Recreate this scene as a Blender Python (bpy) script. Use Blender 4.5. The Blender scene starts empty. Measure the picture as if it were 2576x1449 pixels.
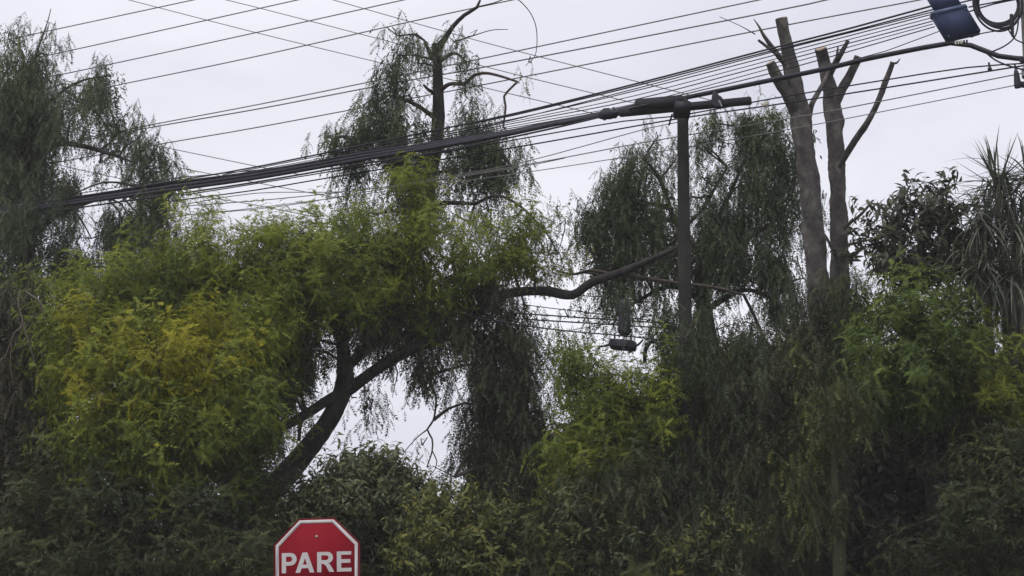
import bpy, bmesh, math
import numpy as np
from mathutils import Vector, Matrix

rng = np.random.default_rng(11)
sc = bpy.context.scene
col = sc.collection

# ------------------------------------------------------------------ camera
PITCH = math.radians(11.4)
HFOV = math.radians(30.0)
CAMZ = 1.5
cd = bpy.data.cameras.new('camera')
cam = bpy.data.objects.new('camera', cd)
col.objects.link(cam)
cam.location = (0, 0, CAMZ)
cam.rotation_euler = (math.pi / 2 + PITCH, 0, 0)
cd.sensor_width = 36.0
cd.sensor_fit = 'HORIZONTAL'
cd.lens = 18.0 / math.tan(HFOV / 2)
cd.clip_start = 0.1
cd.clip_end = 3000
sc.camera = cam

# ------------------------------------------------------------------ sky and light (overcast)
SUN_EL, SUN_AZ = math.radians(62), math.radians(220)      # azimuth clockwise from +Y: behind and left of the camera
w = bpy.data.worlds.new('World')
sc.world = w
w.use_nodes = True
nt = w.node_tree
nt.nodes.clear()
out = nt.nodes.new('ShaderNodeOutputWorld')
bg = nt.nodes.new('ShaderNodeBackground')
sky = nt.nodes.new('ShaderNodeTexSky')
sky.sky_type = 'NISHITA'
sky.sun_disc = False
sky.sun_elevation = SUN_EL
sky.sun_rotation = SUN_AZ
sky.dust_density = 4.0
tc = nt.nodes.new('ShaderNodeTexCoord')
mp = nt.nodes.new('ShaderNodeMapping')
mp.inputs['Scale'].default_value = (1.0, 1.0, 2.4)
nz = nt.nodes.new('ShaderNodeTexNoise')
nz.inputs['Scale'].default_value = 3.2
nz.inputs['Detail'].default_value = 6.0
nz.inputs['Roughness'].default_value = 0.5
nz.inputs['Distortion'].default_value = 0.4
cr = nt.nodes.new('ShaderNodeValToRGB')
cr.color_ramp.elements[0].position = 0.34
cr.color_ramp.elements[0].color = (0.59, 0.592, 0.67, 1)
cr.color_ramp.elements[1].position = 0.68
cr.color_ramp.elements[1].color = (0.79, 0.792, 0.845, 1)
sc10 = nt.nodes.new('ShaderNodeVectorMath')
sc10.operation = 'SCALE'
sc10.inputs['Scale'].default_value = 10.3
mx = nt.nodes.new('ShaderNodeMix')
mx.data_type = 'RGBA'
mx.inputs['Factor'].default_value = 0.93
nt.links.new(tc.outputs['Generated'], mp.inputs['Vector'])
nt.links.new(mp.outputs['Vector'], nz.inputs['Vector'])
nt.links.new(nz.outputs['Fac'], cr.inputs['Fac'])
nt.links.new(cr.outputs['Color'], sc10.inputs[0])
nt.links.new(sky.outputs['Color'], mx.inputs['A'])
nt.links.new(sc10.outputs['Vector'], mx.inputs['B'])
nt.links.new(mx.outputs['Result'], bg.inputs['Color'])
nt.links.new(bg.outputs['Background'], out.inputs['Surface'])
bg.inputs['Strength'].default_value = 0.1

ld = bpy.data.lights.new('sun', 'SUN')
ld.energy = 1.5
ld.angle = math.radians(25)
ld.color = (1.0, 0.95, 0.86)
sun = bpy.data.objects.new('sun', ld)
col.objects.link(sun)
sd = Vector((math.sin(SUN_AZ) * math.cos(SUN_EL), math.cos(SUN_AZ) * math.cos(SUN_EL), math.sin(SUN_EL)))
sun.rotation_euler = (-sd).to_track_quat('-Z', 'Y').to_euler()
sun.location = sd * 60

sc.view_settings.view_transform = 'Standard'
sc.view_settings.look = 'None'
sc.view_settings.exposure = 0.30
sc.view_settings.gamma = 1.0
sc.view_settings.use_curve_mapping = False
sc.render.engine = 'CYCLES'
sc.cycles.max_bounces = 8
sc.cycles.diffuse_bounces = 5
sc.cycles.transmission_bounces = 4
sc.cycles.transparent_max_bounces = 8

# ------------------------------------------------------------------ measuring helpers
FV = 1288 / math.tan(HFOV / 2)
CP, SP = math.cos(PITCH), math.sin(PITCH)


def P(x, y, d):
    """a sight line measured in the picture (2576 wide), followed out to ground distance d metres"""
    u, v = (x - 1288) / FV, (724.5 - y) / FV
    dx, dy, dz = u, CP - SP * v, SP + CP * v
    t = d / dy
    return np.array((dx * t, d, CAMZ + dz * t))


def unit(v):
    v = np.asarray(v, float)
    return v / np.linalg.norm(v)


def S(d):
    return d / FV / CP * 1.0


def WD(x):
    """distance of the overhead line run, which recedes to the left"""
    return 1.0 / (0.03704 + 5.2e-6 * (x - 1718))


# ------------------------------------------------------------------ materials
def mat(name):
    m = bpy.data.materials.new(name)
    m.use_nodes = True
    n = m.node_tree
    n.nodes.clear()
    o = n.nodes.new('ShaderNodeOutputMaterial')
    b = n.nodes.new('ShaderNodeBsdfPrincipled')
    n.links.new(b.outputs[0], o.inputs['Surface'])
    return m, n, b, o


def ramp(n, stops):
    r = n.nodes.new('ShaderNodeValToRGB')
    e = r.color_ramp.elements
    while len(e) < len(stops):
        e.new(0.5)
    for i, (p, c) in enumerate(stops):
        e[i].position = p
        e[i].color = (*c, 1)
    return r


def leaf_mat(name, c0, c1, c2, trans=0.3, rough=0.55, spec=0.25):
    m, n, b, o = mat(name)
    at = n.nodes.new('ShaderNodeAttribute')
    at.attribute_name = 'tint'
    r = ramp(n, [(0.0, c0), (0.5, c1), (1.0, c2)])
    n.links.new(at.outputs['Fac'], r.inputs['Fac'])
    n.links.new(r.outputs['Color'], b.inputs['Base Color'])
    b.inputs['Roughness'].default_value = rough
    b.inputs['Specular IOR Level'].default_value = spec
    tr = n.nodes.new('ShaderNodeBsdfTranslucent')
    n.links.new(r.outputs['Color'], tr.inputs['Color'])
    ms = n.nodes.new('ShaderNodeMixShader')
    ms.inputs[0].default_value = trans
    n.links.new(b.outputs[0], ms.inputs[1])
    n.links.new(tr.outputs[0], ms.inputs[2])
    n.links.new(ms.outputs[0], o.inputs['Surface'])
    return m


def noise_mat(name, stops, scale=8, detail=8, rough=0.85, bump=0.3, stretch=(1, 1, 1), spec=0.2, metal=0.0, bdist=0.02):
    m, n, b, o = mat(name)
    t = n.nodes.new('ShaderNodeTexCoord')
    mpn = n.nodes.new('ShaderNodeMapping')
    mpn.inputs['Scale'].default_value = stretch
    z = n.nodes.new('ShaderNodeTexNoise')
    z.inputs['Scale'].default_value = scale
    z.inputs['Detail'].default_value = detail
    z.inputs['Roughness'].default_value = 0.62
    r = ramp(n, stops)
    n.links.new(t.outputs['Object'], mpn.inputs['Vector'])
    n.links.new(mpn.outputs['Vector'], z.inputs['Vector'])
    n.links.new(z.outputs['Fac'], r.inputs['Fac'])
    n.links.new(r.outputs['Color'], b.inputs['Base Color'])
    b.inputs['Roughness'].default_value = rough
    b.inputs['Specular IOR Level'].default_value = spec
    b.inputs['Metallic'].default_value = metal
    if bump:
        bm_ = n.nodes.new('ShaderNodeBump')
        bm_.inputs['Strength'].default_value = bump
        bm_.inputs['Distance'].default_value = bdist
        n.links.new(z.outputs['Fac'], bm_.inputs['Height'])
        n.links.new(bm_.outputs['Normal'], b.inputs['Normal'])
    return m


M = {}
M['weep'] = leaf_mat('pepper_leaf', (0.045, 0.062, 0.036), (0.092, 0.122, 0.06), (0.19, 0.22, 0.085), 0.38)
M['mid'] = leaf_mat('pepper_leaf_green', (0.072, 0.112, 0.020), (0.190, 0.236, 0.030), (0.35, 0.355, 0.046), 0.46)
M['bright'] = leaf_mat('pepper_leaf_young', (0.08, 0.115, 0.018), (0.2, 0.23, 0.028), (0.34, 0.32, 0.035), 0.42)
M['yellow'] = leaf_mat('pepper_leaf_yellowing', (0.125, 0.150, 0.014), (0.30, 0.295, 0.018), (0.47, 0.42, 0.022), 0.45)
M['brown'] = leaf_mat('dry_leaf', (0.036, 0.036, 0.026), (0.072, 0.07, 0.044), (0.13, 0.12, 0.055), 0.3)
M['olive'] = leaf_mat('olive_leaf', (0.038, 0.05, 0.019), (0.095, 0.112, 0.034), (0.23, 0.215, 0.048), 0.36)
M['broad'] = leaf_mat('broad_leaf', (0.040, 0.055, 0.026), (0.105, 0.122, 0.050), (0.20, 0.20, 0.085), 0.25, 0.5, 0.3)
M['darkbroad'] = leaf_mat('dark_broad_leaf', (0.036, 0.042, 0.028), (0.072, 0.080, 0.050), (0.15, 0.148, 0.080), 0.25, 0.5, 0.3)
M['shade'] = leaf_mat('shaded_pepper_leaf', (0.04, 0.05, 0.029), (0.082, 0.098, 0.048), (0.155, 0.17, 0.064), 0.36)  # darker pepper leaf, shade under the crowns put into its colour
M['fresh'] = leaf_mat('fresh_leaf', (0.056, 0.090, 0.020), (0.132, 0.190, 0.036), (0.24, 0.29, 0.055), 0.42)
M['deep'] = leaf_mat('shade_dark_leaf', (0.013, 0.016, 0.012), (0.028, 0.035, 0.020), (0.055, 0.065, 0.030), 0.2, 0.7, 0.1)  # thicket leaf, near-black so its colour carries the shade of the hollows
M['blade'] = leaf_mat('yucca_blade', (0.056, 0.068, 0.048), (0.105, 0.120, 0.085), (0.20, 0.20, 0.155), 0.2, 0.5, 0.3)
M['bark'] = noise_mat('pepper_bark', [(0.3, (0.018, 0.016, 0.017)), (0.7, (0.055, 0.050, 0.048))], 9, 10, 0.9, 0.9, (1, 1, .35))
M['graybark'] = noise_mat('pollard_bark', [(0.25, (0.026, 0.025, 0.025)), (0.42, (0.060, 0.056, 0.055)), (0.56, (0.092, 0.084, 0.080)), (0.68, (0.155, 0.140, 0.130)), (0.8, (0.24, 0.215, 0.195))], 5, 15, 0.9, 1.0, (1.4, 1.4, 1.0), bdist=.05)
M['moss'] = noise_mat('mossy_bark', [(0.3, (0.018, 0.020, 0.012)), (0.6, (0.045, 0.048, 0.026)), (0.8, (0.10, 0.095, 0.07))], 5, 10, 0.9, 0.6, (1, 1, .6))
M['cut'] = noise_mat('cut_wood', [(0.3, (0.30, 0.21, 0.15)), (0.7, (0.46, 0.35, 0.27))], 18, 6, 0.8, 0.2)
M['dead'] = noise_mat('dead_twig_bark', [(0.3, (0.06, 0.05, 0.04)), (0.7, (0.13, 0.11, 0.085))], 12, 6, 0.9, 0.3)
M['twig'] = noise_mat('twig_bark', [(0.3, (0.035, 0.030, 0.026)), (0.7, (0.085, 0.072, 0.060))], 12, 4, 0.9, 0)
M['cable'] = noise_mat('black_cable', [(0.3, (0.012, 0.012, 0.020)), (0.7, (0.024, 0.024, 0.038))], 6, 4, 0.6, 0, spec=0.3)
M['wire'] = noise_mat('weathered_wire', [(0.3, (0.13, 0.13, 0.135)), (0.7, (0.20, 0.20, 0.21))], 4, 4, 0.7, 0, spec=0.3)
M['polewood'] = noise_mat('mossy_pole', [(0.25, (0.014, 0.014, 0.015)), (0.55, (0.032, 0.032, 0.030)), (0.8, (0.065, 0.068, 0.042))], 5, 10, 0.9, 0.5, (1, 1, .5))
M['arm'] = noise_mat('mossy_crossarm', [(0.3, (0.020, 0.020, 0.027)), (0.60, (0.040, 0.039, 0.045)), (0.72, (0.11, 0.12, 0.04))], 3.2, 8, 0.9, 0.4)
M['concrete'] = noise_mat('concrete', [(0.3, (0.22, 0.21, 0.195)), (0.7, (0.36, 0.35, 0.33))], 6, 10, 0.9, 0.3)
M['bluebox'] = noise_mat('navy_plastic', [(0.3, (0.032, 0.042, 0.092)), (0.7, (0.052, 0.066, 0.130))], 5, 12, 0.8, 0.15, (1, 1, .5), spec=0.12)
M['bluelid'] = noise_mat('pale_navy', [(0.3, (0.06, 0.085, 0.165)), (0.7, (0.10, 0.13, 0.22))], 6, 8, 0.6, 0.1, spec=0.35)  # lid lip and screws, a paler navy than the box body
M['clip'] = noise_mat('pale_clip', [(0.3, (0.45, 0.43, 0.36)), (0.7, (0.6, 0.58, 0.5))], 20, 3, 0.6, 0)
M['signred'] = noise_mat('faded_sign_red', [(0.25, (0.185, 0.006, 0.015)), (0.6, (0.225, 0.009, 0.020)), (0.85, (0.240, 0.016, 0.028))], 3, 12, 0.8, 0.03, (1, 1, .35), spec=0.12)
M['signrim'] = noise_mat('sign_rim_red', [(0.3, (0.09, 0.006, 0.010)), (0.7, (0.15, 0.010, 0.016))], 9, 6, 0.6, 0)
M['signwhite'] = noise_mat('dusty_sign_white', [(0.25, (0.44, 0.41, 0.415)), (0.6, (0.55, 0.525, 0.53)), (0.9, (0.59, 0.565, 0.57))], 10, 12, 0.75, 0.03, (1, 1, .4), spec=0.15)
M['bolt'] = noise_mat('bolt_metal', [(0.3, (0.35, 0.30, 0.29)), (0.7, (0.5, 0.45, 0.43))], 30, 4, 0.5, 0, metal=0.3)
M['steel'] = noise_mat('galvanised_steel', [(0.3, (0.25, 0.25, 0.26)), (0.7, (0.4, 0.4, 0.41))], 12, 6, 0.5, 0.1, metal=0.6)
M['soil'] = noise_mat('verge_ground', [(0.3, (0.06, 0.075, 0.03)), (0.55, (0.11, 0.10, 0.06)), (0.75, (0.07, 0.10, 0.03))], 0.9, 12, 0.95, 0.4)
M['asphalt'] = noise_mat('asphalt', [(0.3, (0.035, 0.035, 0.037)), (0.7, (0.065, 0.065, 0.066))], 30, 12, 0.9, 0.3)
M['pave'] = noise_mat('pavement_concrete', [(0.3, (0.24, 0.23, 0.21)), (0.7, (0.36, 0.35, 0.32))], 5, 12, 0.9, 0.2)
M['paint'] = noise_mat('road_paint', [(0.3, (0.55, 0.54, 0.5)), (0.7, (0.75, 0.74, 0.7))], 18, 8, 0.7, 0.1)


# ------------------------------------------------------------------ mesh helpers
class MB:
    """collects vertices and faces, builds one mesh object"""

    def __init__(s):
        s.v, s.f, s.t, s.n = [], [], [], 0

    def add(s, v, f, tint=None):
        v = np.asarray(v, float).reshape(-1, 3)
        s.v.append(v)
        s.f.append(np.asarray(f, np.int64) + s.n)
        s.t.append(np.full(len(f), 0.5) if tint is None else np.asarray(tint, float))
        s.n += len(v)

    def build(s, name, m, parent=None, smooth=True, origin=None):
        me = bpy.data.meshes.new(name)
        v = np.concatenate(s.v)
        if origin is not None:
            v = v - np.asarray(origin)
        loops = np.concatenate([f.ravel() for f in s.f])
        sizes = np.concatenate([np.full(len(f), f.shape[1]) for f in s.f])
        starts = np.concatenate(([0], np.cumsum(sizes)[:-1]))
        me.vertices.add(len(v))
        me.vertices.foreach_set('co', v.ravel().astype(np.float32))
        me.loops.add(len(loops))
        me.loops.foreach_set('vertex_index', loops.astype(np.int32))
        me.polygons.add(len(sizes))
        me.polygons.foreach_set('loop_start', starts.astype(np.int32))
        me.polygons.foreach_set('loop_total', sizes.astype(np.int32))
        if smooth:
            me.polygons.foreach_set('use_smooth', np.ones(len(sizes), bool))
        a = me.attributes.new('tint', 'FLOAT', 'FACE')
        a.data.foreach_set('value', np.clip(np.concatenate(s.t), 0, 1).astype(np.float32))
        me.update(calc_edges=True)
        me.materials.append(m)
        o = bpy.data.objects.new(name, me)
        col.objects.link(o)
        if parent is not None:
            o.parent = parent
        if origin is not None and parent is None:
            o.location = origin
        return o


def tag(o, label=None, cat=None, group=None, kind=None):
    if label:
        o['label'] = label
    if cat:
        o['category'] = cat
    if group:
        o['group'] = group
    if kind:
        o['kind'] = kind
    return o


def thing(name, label, cat, loc=(0, 0, 0), group=None):
    o = bpy.data.objects.new(name, None)
    o.empty_display_size = 0.3
    o.location = loc
    col.objects.link(o)
    return tag(o, label, cat, group)


def resample(pts, rad, step):
    """Catmull-Rom through pts"""
    pts = np.asarray(pts, float)
    rad = np.asarray(rad, float)
    if len(pts) == 2:
        n = max(2, int(np.linalg.norm(pts[1] - pts[0]) / step) + 1)
        t = np.linspace(0, 1, n)[:, None]
        return pts[0] * (1 - t) + pts[1] * t, rad[0] * (1 - t[:, 0]) + rad[1] * t[:, 0]
    q = np.vstack([2 * pts[0] - pts[1], pts, 2 * pts[-1] - pts[-2]])
    op, orr = [], []
    for i in range(len(pts) - 1):
        p0, p1, p2, p3 = q[i], q[i + 1], q[i + 2], q[i + 3]
        n = max(1, int(round(np.linalg.norm(p2 - p1) / step)))
        for k in range(n):
            t = k / n
            op.append(0.5 * (2 * p1 + (p2 - p0) * t + (2 * p0 - 5 * p1 + 4 * p2 - p3) * t * t + (3 * p1 - p0 - 3 * p2 + p3) * t ** 3))
            orr.append(rad[i] * (1 - t) + rad[i + 1] * t)
    op.append(pts[-1])
    orr.append(rad[-1])
    return np.array(op), np.array(orr)


def tube(mb, pts, rad, sides=8, step=0.15, rough=0.0, cap=True):
    p, r = resample(pts, rad, step)
    n = len(p)
    tg = np.gradient(p, axis=0)
    tg /= np.linalg.norm(tg, axis=1)[:, None] + 1e-9
    ref = np.array((0.31, 0.93, 0.17))
    u = np.cross(tg, ref)
    u /= np.linalg.norm(u, axis=1)[:, None] + 1e-9
    v = np.cross(tg, u)
    a = np.arange(sides) * 2 * math.pi / sides
    rr = r[:, None] * np.ones(sides)
    if rough:
        ph = rng.random(3) * 6
        s = np.arange(n)[:, None]
        rr = rr * (1 + rough * (0.5 * np.sin(a * 2 + ph[0] + s * .35) + 0.4 * np.sin(a * 3 + s * .6 + ph[1]) + 0.6 * (rng.random((n, sides)) - .5)))
    if rough >= .1 and n > 12:
        for _ in range(max(2, n // 9)):
            ks, ka, am = rng.uniform(0, n), rng.uniform(0, 6.28), rng.uniform(-.10, .28)
            da = np.abs((a - ka + math.pi) % (2 * math.pi) - math.pi)
            rr = rr * (1 + am * np.exp(-((np.arange(n)[:, None] - ks) / 1.6) ** 2) * np.exp(-(da[None, :] / .8) ** 2))
    ring = p[:, None, :] + rr[:, :, None] * (np.cos(a)[None, :, None] * u[:, None, :] + np.sin(a)[None, :, None] * v[:, None, :])
    idx = np.arange(n * sides).reshape(n, sides)
    f = np.stack([idx[:-1], np.roll(idx[:-1], -1, 1), np.roll(idx[1:], -1, 1), idx[1:]], -1).reshape(-1, 4)
    mb.add(ring.reshape(-1, 3), f)
    if cap:
        for k, sgn in ((0, 1), (n - 1, -1)):
            c = p[k][None]
            vv = np.vstack([c, ring[k]])
            j = np.arange(sides)
            ff = np.stack([np.zeros(sides, int), 1 + (j + 1) % sides, 1 + j], -1)
            mb.add(vv, ff if sgn > 0 else ff[:, ::-1])


def V(pts):
    """picture measurements [(x, y, d, radius_in_picture_units), ...] -> points and radii in metres"""
    return [P(x, y, d) for x, y, d, r in pts], [r * S(d) for x, y, d, r in pts]


# ------------------------------------------------------------------ leaves
def pinnate(L, pairs, ll, lw, droop, rg):
    """one feather leaf along +X: rachis plus slim leaflets"""
    vs, fs = [], []
    n = 0
    t = np.linspace(0, 1, pairs + 1)
    x = L * (t - 0.15 * droop * t * t)
    z = -droop * L * 0.55 * t ** 2
    for k in range(1, pairs + 1):
        for sgn in (-1, 1):
            b = np.array((x[k], 0, z[k]))
            ang = math.radians(rg.uniform(38, 62))
            l = ll * rg.uniform(0.75, 1.15) * (1.0 - 0.35 * t[k])
            d = np.array((math.cos(ang), sgn * math.sin(ang), -rg.uniform(0.15, 0.75)))
            d /= np.linalg.norm(d)
            ax = np.array((1, 0, -droop * 0.7 * t[k]))
            vs += [b - ax * lw * .5, b + ax * lw * .5, b + d * l]
            fs.append((n, n + 1, n + 2))
            n += 3
    b = np.array((x[-1], 0, z[-1]))
    vs += [b + np.array((0, lw * .5, 0)), b - np.array((0, lw * .5, 0)), b + np.array((ll * .8, 0, -ll * .5))]
    fs.append((n, n + 1, n + 2))
    return np.array(vs), np.array(fs)


def broadleaf(L, W, rg, fold=0.35):
    v = np.array([(0, 0, 0), (L * .3, W * .5, W * fold * .5), (L * .65, W * .42, W * fold * .3 - L * .08), (L, 0, -L * .28),
                  (L * .65, -W * .42, W * fold * .3 - L * .08), (L * .3, -W * .5, W * fold * .5), (L * .34, 0, 0), (L * .68, 0, -L * .1)], float)
    f = np.array([(0, 6, 1), (1, 6, 7), (1, 7, 2), (2, 7, 3), (0, 5, 6), (5, 4, 6), (6, 4, 7), (4, 3, 7)])
    return v, f


def rotz(a):
    c, s = math.cos(a), math.sin(a)
    return np.array(((c, -s, 0), (s, c, 0), (0, 0, 1)))


def roty(a):
    c, s = math.cos(a), math.sin(a)
    return np.array(((c, 0, s), (0, 1, 0), (-s, 0, c)))


def rotx(a):
    c, s = math.cos(a), math.sin(a)
    return np.array(((1, 0, 0), (0, c, -s), (0, s, c)))


def axis_tris(pts, r):
    vs, fs, n = [], [], 0
    o = np.array([(r, 0, 0), (-r * .5, r * .87, 0), (-r * .5, -r * .87, 0)])
    for i, p in enumerate(pts):
        vs.append(p + o * (1 - .7 * i / (len(pts) - 1)))
    for i in range(len(pts) - 1):
        for k in range(3):
            a, b = i * 3 + k, i * 3 + (k + 1) % 3
            fs += [(a, b, b + 3), (a, b + 3, a + 3)]
    return np.vstack(vs), np.array(fs)


class Tmpl:
    def __init__(s):
        s.v, s.f, s.t, s.n = [], [], [], 0

    def add(s, v, f, t):
        s.v.append(v)
        s.f.append(f + s.n)
        s.t.append(np.full(len(f), t))
        s.n += len(v)

    def done(s):
        return np.vstack(s.v), np.vstack(s.f), np.concatenate(s.t)


def t_weep(seed, L=0.6, leaf=0.185, gap=0.044, pairs=5, lw=0.019, ll=0.062):
    rg = np.random.default_rng(seed)
    T = Tmpl()
    m = 6
    t = np.linspace(0, 1, m)
    bow = rg.uniform(0.06, 0.16)
    axis = np.stack([bow * (1 - np.exp(-5 * t)) + 0.03 * np.sin(t * 5 + rg.uniform(0, 6)), 0.03 * np.sin(t * 4 + rg.uniform(0, 6)), 0.05 * np.sin(np.minimum(t * 4, 1) * math.pi) - L * t], -1)
    T.add(*axis_tris(axis[[0, 1, 3, 5]], 0.0042), -0.35)
    k = int(L / gap)
    az = rg.uniform(0, 6)
    for i in range(k):
        tt = (i + 0.6) / k
        p = np.array([np.interp(tt, t, axis[:, j]) for j in range(3)])
        az += 2.4 + rg.normal(0, .3)
        v, f = pinnate(leaf * rg.uniform(.75, 1.15), pairs, ll, lw, rg.uniform(.6, 1.2), rg)
        R = rotz(az) @ roty(math.radians(rg.uniform(10, 62))) @ rotx(rg.uniform(-.6, .6))
        T.add(v @ R.T + p, f, rg.normal(0, .13))
    return T.done()


def t_bush(seed, L=0.45, leaf=0.185, gap=0.034, pairs=5, lw=0.019, ll=0.062):
    """shoot along +Z, leaves arching out and over"""
    rg = np.random.default_rng(seed)
    T = Tmpl()
    m = 5
    t = np.linspace(0, 1, m)
    arch = rg.uniform(0.05, 0.22)
    axis = np.stack([arch * t * t, 0.02 * np.sin(t * 4), L * (t - .12 * t * t)], -1)
    T.add(*axis_tris(axis[[0, 2, 4]], 0.0042), -0.3)
    k = int(L / gap)
    az = rg.uniform(0, 6)
    for i in range(k):
        tt = (i + 0.5) / k
        p = np.array([np.interp(tt, t, axis[:, j]) for j in range(3)])
        az += 2.4 + rg.normal(0, .3)
        v, f = pinnate(leaf * rg.uniform(.7, 1.1) * (1.1 - .4 * tt), pairs, ll, lw, rg.uniform(.7, 1.4), rg)
        R = rotz(az) @ roty(math.radians(rg.uniform(-50, 10))) @ rotx(rg.uniform(-.4, .4))
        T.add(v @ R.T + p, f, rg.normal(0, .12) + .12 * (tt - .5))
    return T.done()


def t_broad(seed, L=0.24, n=10, ll=0.105, lw=0.034):
    rg = np.random.default_rng(seed)
    T = Tmpl()
    t = np.linspace(0, 1, 3)
    axis = np.stack([0.04 * t * t, 0 * t, L * t], -1)
    T.add(*axis_tris(axis, 0.005), -0.3)
    az = rg.uniform(0, 6)
    for i in range(n):
        tt = 0.25 + 0.75 * (i + .5) / n
        p = np.array([np.interp(tt, t, axis[:, j]) for j in range(3)])
        az += 2.4 + rg.normal(0, .35)
        v, f = broadleaf(ll * rg.uniform(.7, 1.15), lw * rg.uniform(.8, 1.2), rg)
        R = rotz(az) @ roty(math.radians(rg.uniform(-35, 45))) @ rotx(rg.uniform(-.5, .5))
        T.add(v @ R.T + p, f, rg.normal(0, .14))
    return T.done()


def t_core(seed, L=0.4, n=14, ll=0.105, lw=0.030):
    """inner shoot: plain kite leaves, two triangles each"""
    rg = np.random.default_rng(seed)
    T = Tmpl()
    az = rg.uniform(0, 6)
    for i in range(n):
        az += 2.4 + rg.normal(0, .4)
        l, w_ = ll * rg.uniform(.6, 1.2), lw * rg.uniform(.7, 1.2)
        v = np.array([(0, 0, 0), (l * .45, w_ * .5, 0.01), (l, 0, -l * .2), (l * .45, -w_ * .5, 0.01)])
        R = rotz(az) @ roty(math.radians(rg.uniform(0, 75))) @ rotx(rg.uniform(-.9, .9))
        T.add(v @ R.T + np.array((rg.normal(0, .05), rg.normal(0, .05), -L * (i + .5) / n)), np.array([(0, 1, 2), (0, 2, 3)]), rg.normal(0, .12))
    return T.done()


TM = {
    'core': [t_core(90 + i) for i in range(5)],
    'weep': [t_weep(i, L=l) for i, l in enumerate((0.42, 0.5, 0.58, 0.66, 0.78, 0.9))],
    'short': [t_weep(20 + i, L=l, leaf=.165) for i, l in enumerate((0.26, 0.32, 0.38, 0.44))],
    'sparse': [t_weep(30 + i, L=l, gap=.075, leaf=.14, pairs=4) for i, l in enumerate((0.3, 0.42, 0.55))],
    'bush': [t_bush(40 + i, L=l) for i, l in enumerate((0.34, 0.4, 0.46, 0.54, 0.62))],
    'broad': [t_broad(60 + i) for i in range(5)],
    'large': [t_broad(70 + i, L=.3, n=10, ll=.16, lw=.045) for i in range(5)],
    'backing': [t_core(80 + i, L=.6, n=16, ll=.24, lw=.075) for i in range(5)],
}


DENS = 1.0


def scatter(mb, style, pos, R, sca, tint):
    tm = TM[style]
    which = rng.integers(0, len(tm), len(pos))
    for k, (v, f, t) in enumerate(tm):
        s = np.nonzero(which == k)[0]
        if not len(s):
            continue
        vv = np.einsum('nij,vj->nvi', R[s] * sca[s][:, None, None], v) + pos[s][:, None, :]
        ff = f[None] + (np.arange(len(s)) * len(v))[:, None, None]
        tt = t[None] + tint[s][:, None]
        mb.add(vv.reshape(-1, 3), ff.reshape(-1, 3), tt.ravel())


def frames(d, spin):
    """rotation matrices whose +Z goes along the directions d, spun about it"""
    d = d / np.linalg.norm(d, axis=1)[:, None]
    ref = np.where(np.abs(d[:, 2:3]) > .95, np.array([[1., 0, 0]]), np.array([[0., 0, 1]]))
    x = np.cross(ref, d)
    x /= np.linalg.norm(x, axis=1)[:, None]
    y = np.cross(d, x)
    c, s = np.cos(spin)[:, None], np.sin(spin)[:, None]
    return np.stack([c * x + s * y, -s * x + c * y, d], -1)


def ball(n):
    v = rng.normal(size=(n, 3))
    v /= np.linalg.norm(v, axis=1)[:, None]
    return v * (rng.random(n) ** (1 / 2.2))[:, None]


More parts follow.
